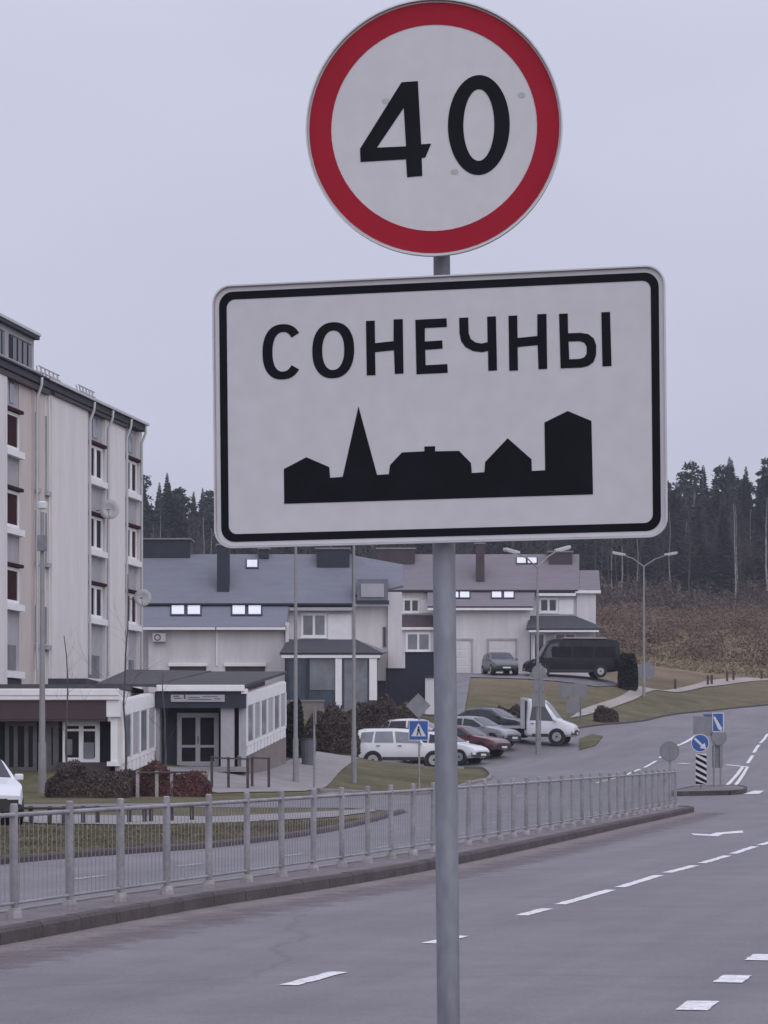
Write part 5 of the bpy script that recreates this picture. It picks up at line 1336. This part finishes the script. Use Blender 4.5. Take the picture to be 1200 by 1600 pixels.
# far forest -----------------------------------------------------------
def spruce(seed, H):
    rr = random.Random(seed); t = MB(); t.tube([(0, 0, 0), (0, 0, H)], [.2, .02], 6)
    vs = []; fs = []; n = int(H*40)
    base = rr.uniform(.18, .32)
    for k in range(n):
        f = base+(1-base)*(k+rr.random())/n; z = H*f; L = (1-f)**.8*H*.15*rr.uniform(.5, 1.25)+.2; a = rr.uniform(0, 6.28)
        d = Vector((math.cos(a), math.sin(a), -.25)); s_ = Vector((-d.y, d.x, 0)); p = Vector((0, 0, z))
        w = L*.28; o_ = len(vs)
        vs += [p, p+d*L*.55+s_*w, p+d*L, p+d*L*.55-s_*w, p+d*L*.6+Vector((0, 0, -L*.22))]; fs += [(o_, o_+1, o_+2, o_+3), (o_, o_+2, o_+4)]
    c = MB(); c.add(vs, fs); return t, c
def pine(seed, H):
    rr = random.Random(seed); t = MB(); t.tube([(0, 0, 0), (rr.gauss(0, .2), rr.gauss(0, .2), H*.6), (0, 0, H*.97)], [.2, .14, .03], 6)
    vs = []; fs = []
    for cl in range(26):
        f = rr.uniform(.48, 1.0); a = rr.uniform(0, 6.28); R1 = H*.12*math.sqrt(max(.04, 1-((f-.70)/.33)**2))*rr.uniform(.2, 1)
        c0 = Vector((math.cos(a)*R1, math.sin(a)*R1, H*f)); rad = H*.045*rr.uniform(.7, 1.3)
        for k in range(26):
            d = Vector((rr.gauss(0, 1), rr.gauss(0, 1), rr.gauss(0, .6))).normalized(); p = c0+d*rad*rr.random()**.4
            e = Vector((rr.gauss(0, 1), rr.gauss(0, 1), rr.gauss(0, .7))).normalized(); s_ = e.cross(d); s_ = s_.normalized() if s_.length > .01 else Vector((1, 0, 0))
            o_ = len(vs); q = .45; vs += [p-e*q, p+s_*q*.45, p+e*q, p-s_*q*.45]; fs.append((o_, o_+1, o_+2, o_+3))
    c = MB(); c.add(vs, fs); return t, c
SPR = [spruce(100+k, h) for k, h in enumerate((21, 18, 23))]
PIN = [pine(120+k, h) for k, h in enumerate((20, 22))]
BIR = [bare_tree_meshes(h, .17, 140+k, .35, 22, 2, .24) for k, h in enumerate((19, 17, 20))]
kinds = []
for i, (t, c) in enumerate(SPR): kinds.append(('spruce_tree', t, c, to_mesh(t, 'trunk', 'trunk_dark'), to_mesh(c, 'crown', 'needle')))
for i, (t, c) in enumerate(PIN): kinds.append(('pine_tree', t, c, to_mesh(t, 'trunk', 'trunk_dark'), to_mesh(c, 'crown', 'needle')))
for i, (t, c) in enumerate(BIR): kinds.append(('birch_tree', t, c, to_mesh(t, 'trunk', 'trunk_pale'), to_mesh(c, 'crown', 'twig')))
LABS = {'spruce_tree': 'dark pointed spruce in the far forest', 'pine_tree': 'dark bushy-topped pine in the far forest', 'birch_tree': 'bare pale-trunked birch at the edge of the far forest'}
rf = random.Random(77)
spots = []
for k in range(46):   # the front trees the photograph shows: right of the sign and left of it
    px = rf.uniform(940, 1215) if k % 3 else rf.uniform(212, 345)
    spots.append((px, rf.uniform(404, 452)))
for k, (px, Y) in enumerate(spots):
    x = GX(px, Y); kd = kinds[rf.choice((5, 6, 7, 5, 6, 7, 0, 3))] if Y < 428 else kinds[rf.choice((0, 1, 2, 3, 4, 5, 6))]
    tree_thing(kd[0], LABS[kd[0]], 'tree', (x, Y, zt(x, Y)-.1), kd[3], kd[4], rf.uniform(0, 6.28), rf.uniform(.60, .78) if px < 600 else rf.uniform(.70, .90), 'trees of the far forest: '+kd[0].split('_')[0])
# the wood behind, one mass
def mass(name, lab, idx, n, y0, y1, x0, x1, which, m, seed, scl=(.85, 1.1)):
    r = random.Random(seed); V_ = []; F_ = []; o_ = 0
    arrs = {i: (np.array([tuple(v) for v in (kinds[i][1] if which == 't' else kinds[i][2]).v], dtype=float), (kinds[i][1] if which == 't' else kinds[i][2]).f) for i in idx}
    for _ in range(n):
        Y = r.uniform(y0, y1); X = r.uniform(x0, x1); i = r.choice(idx); a = r.uniform(0, 6.28); s_ = r.uniform(*scl)*(.72 if X < -5 else .86)
        v, f = arrs[i]; ca, sa = math.cos(a)*s_, math.sin(a)*s_
        w_ = np.c_[v[:, 0]*ca-v[:, 1]*sa+X, v[:, 0]*sa+v[:, 1]*ca+Y, v[:, 2]*s_+zt(X, Y)-.1]
        V_.append(w_); F_ += [tuple(q+o_ for q in ff) for ff in f]; o_ += len(v)
    me = bpy.data.meshes.new(name); me.from_pydata(np.vstack(V_).tolist(), [], F_); me.materials.append(M[m])
    ob = bpy.data.objects.new(name, me); C.objects.link(ob); tag(ob, lab, 'forest', None, 'stuff'); return ob
fo = mass('forest', 'dark mixed forest on the hill behind the houses', (0, 1, 2, 3, 4), 470, 425, 520, -130, 130, 'c', 'needle', 200)
f2 = mass('forest_trunks', 'trunks', (0, 1, 2, 3, 4), 470, 425, 520, -130, 130, 't', 'trunk_dark', 200); f2.parent = fo; del f2['label']; del f2['category']; f2.name = 'trunks'
f3 = mass('bare_wood', 'bare leafless wood standing before the dark conifers', (5, 6, 7), 260, 400, 460, -120, 120, 'c', 'twig', 201, (.6, 1.0))
f4 = mass('bare_wood_trunks', 'trunks', (5, 6, 7), 260, 400, 460, -120, 120, 't', 'trunk_dark', 201, (.6, 1.0)); f4.parent = f3; del f4['label']; del f4['category']; f4.name = 'trunks'

f5 = mass('young_conifers', 'dark young conifers filling the inside of the forest', (0, 1, 2), 420, 440, 540, -140, 140, 'c', 'needle', 205, (.28, .6))

# dry field: shrubs and tall dead grass (uncountable)
def scatter(name, lab, n_clump, per, region, m, size, hgt, seed, cat):
    r = random.Random(seed); vs = []; fs = []
    for _ in range(n_clump):
        X, Y = region(r); z = zt(X, Y); R1 = r.uniform(.5, 1.3)*size; h1_ = hgt*r.uniform(.5, 1.3)
        for _ in range(per):
            a = r.uniform(0, 6.28); q = R1*math.sqrt(r.random()); b0 = Vector((X+q*math.cos(a), Y+q*math.sin(a), z)); hh = h1_*(1-.6*(q/R1)**2)*r.uniform(.6, 1.1)
            tip = b0+Vector((r.gauss(0, .25)*hh, r.gauss(0, .25)*hh, hh)); w_ = r.uniform(.03, .07)*size*1.2; s_ = Vector((math.cos(a*3), math.sin(a*3), 0))*w_
            o_ = len(vs); vs += [b0-s_, b0+s_, (b0+tip)/2+s_*1.6, tip, (b0+tip)/2-s_*1.6]; fs.append((o_, o_+1, o_+2, o_+3, o_+4))
    me = bpy.data.meshes.new(name); me.from_pydata([tuple(v) for v in vs], [], fs); me.materials.append(M[m])
    ob = bpy.data.objects.new(name, me); C.objects.link(ob); return tag(ob, lab, cat, None, 'stuff')
def reg(y0, y1, p0, p1):
    def f(r):
        Y = r.uniform(y0, y1); return GX(r.uniform(p0, p1), Y), Y
    return f
def domes(name, lab, n, per, region, m, R0, h0, leaf, seed, cat):
    r = random.Random(seed); C0 = []
    for _ in range(n):
        X, Y = region(r); C0.append((X, Y, zt(X, Y), R0*r.uniform(.4, 1.5), h0*r.uniform(.4, 1.4)))
    def gen(r):
        X, Y, z, R1, h_ = r.choice(C0); a = r.uniform(0, 6.28); q = math.sqrt(r.random())
        return Vector((X+R1*q*math.cos(a), Y+R1*q*math.sin(a), z+h_*math.sqrt(max(0, 1-q*q))*r.uniform(.2, 1.05)))
    me = leaf_mesh(name, m, gen, n*per, leaf, seed+1, elong=2.4)
    ob = bpy.data.objects.new(name, me); C.objects.link(ob); return tag(ob, lab, cat, None, 'stuff')
domes('dry_shrubs', 'low brown leafless shrubs over the hillside field', 120, 520, reg(236, 395, 905, 1330), 'dry_shrub', 2.6, 1.7, .15, 301, 'shrubs')
domes('dead_grass', 'pale dead grass over the hillside field', 760, 110, reg(226, 395, 905, 1330), 'dry_grass', 2.4, .45, .14, 302, 'grass')
domes('brush', 'dark bare brush along the foot of the forest', 330, 300, reg(380, 425, -100, 1400), 'twig_brown', 3.0, 3.6, .24, 303, 'brush')
def strip_reg(r):
    while True:
        Y = r.uniform(40, 72); i = min(range(len(left_edge)), key=lambda k: abs(left_edge[k].y-Y)); X = left_edge[i].x-r.uniform(.25, 8)
        if -9 < X and Y < 60.5+max(0, (X+5))*1.2: return X, Y
scatter('strip_grass', 'short dull grass on the strip beyond the fence', 2600, 8, strip_reg, 'grass_blade', .22, .07, 305, 'grass')

# ------------------------------------------------------------------ damp winter air
hm = bpy.data.materials.new('haze'); hm.use_nodes = True; t = hm.node_tree; t.nodes.clear()
ho = N(t, 'ShaderNodeOutputMaterial'); pv = N(t, 'ShaderNodeVolumePrincipled')
pv.inputs['Color'].default_value = (.80, .84, .95, 1); pv.inputs['Density'].default_value = .00022
t.links.new(pv.outputs[0], ho.inputs['Volume']); M['haze'] = hm
mb = MB(); mb.box(-440, 440, -90, 880, -2, 75)
hz = mb.build('haze', 'haze'); tag(hz, 'thin grey damp air', 'haze', None, 'stuff')
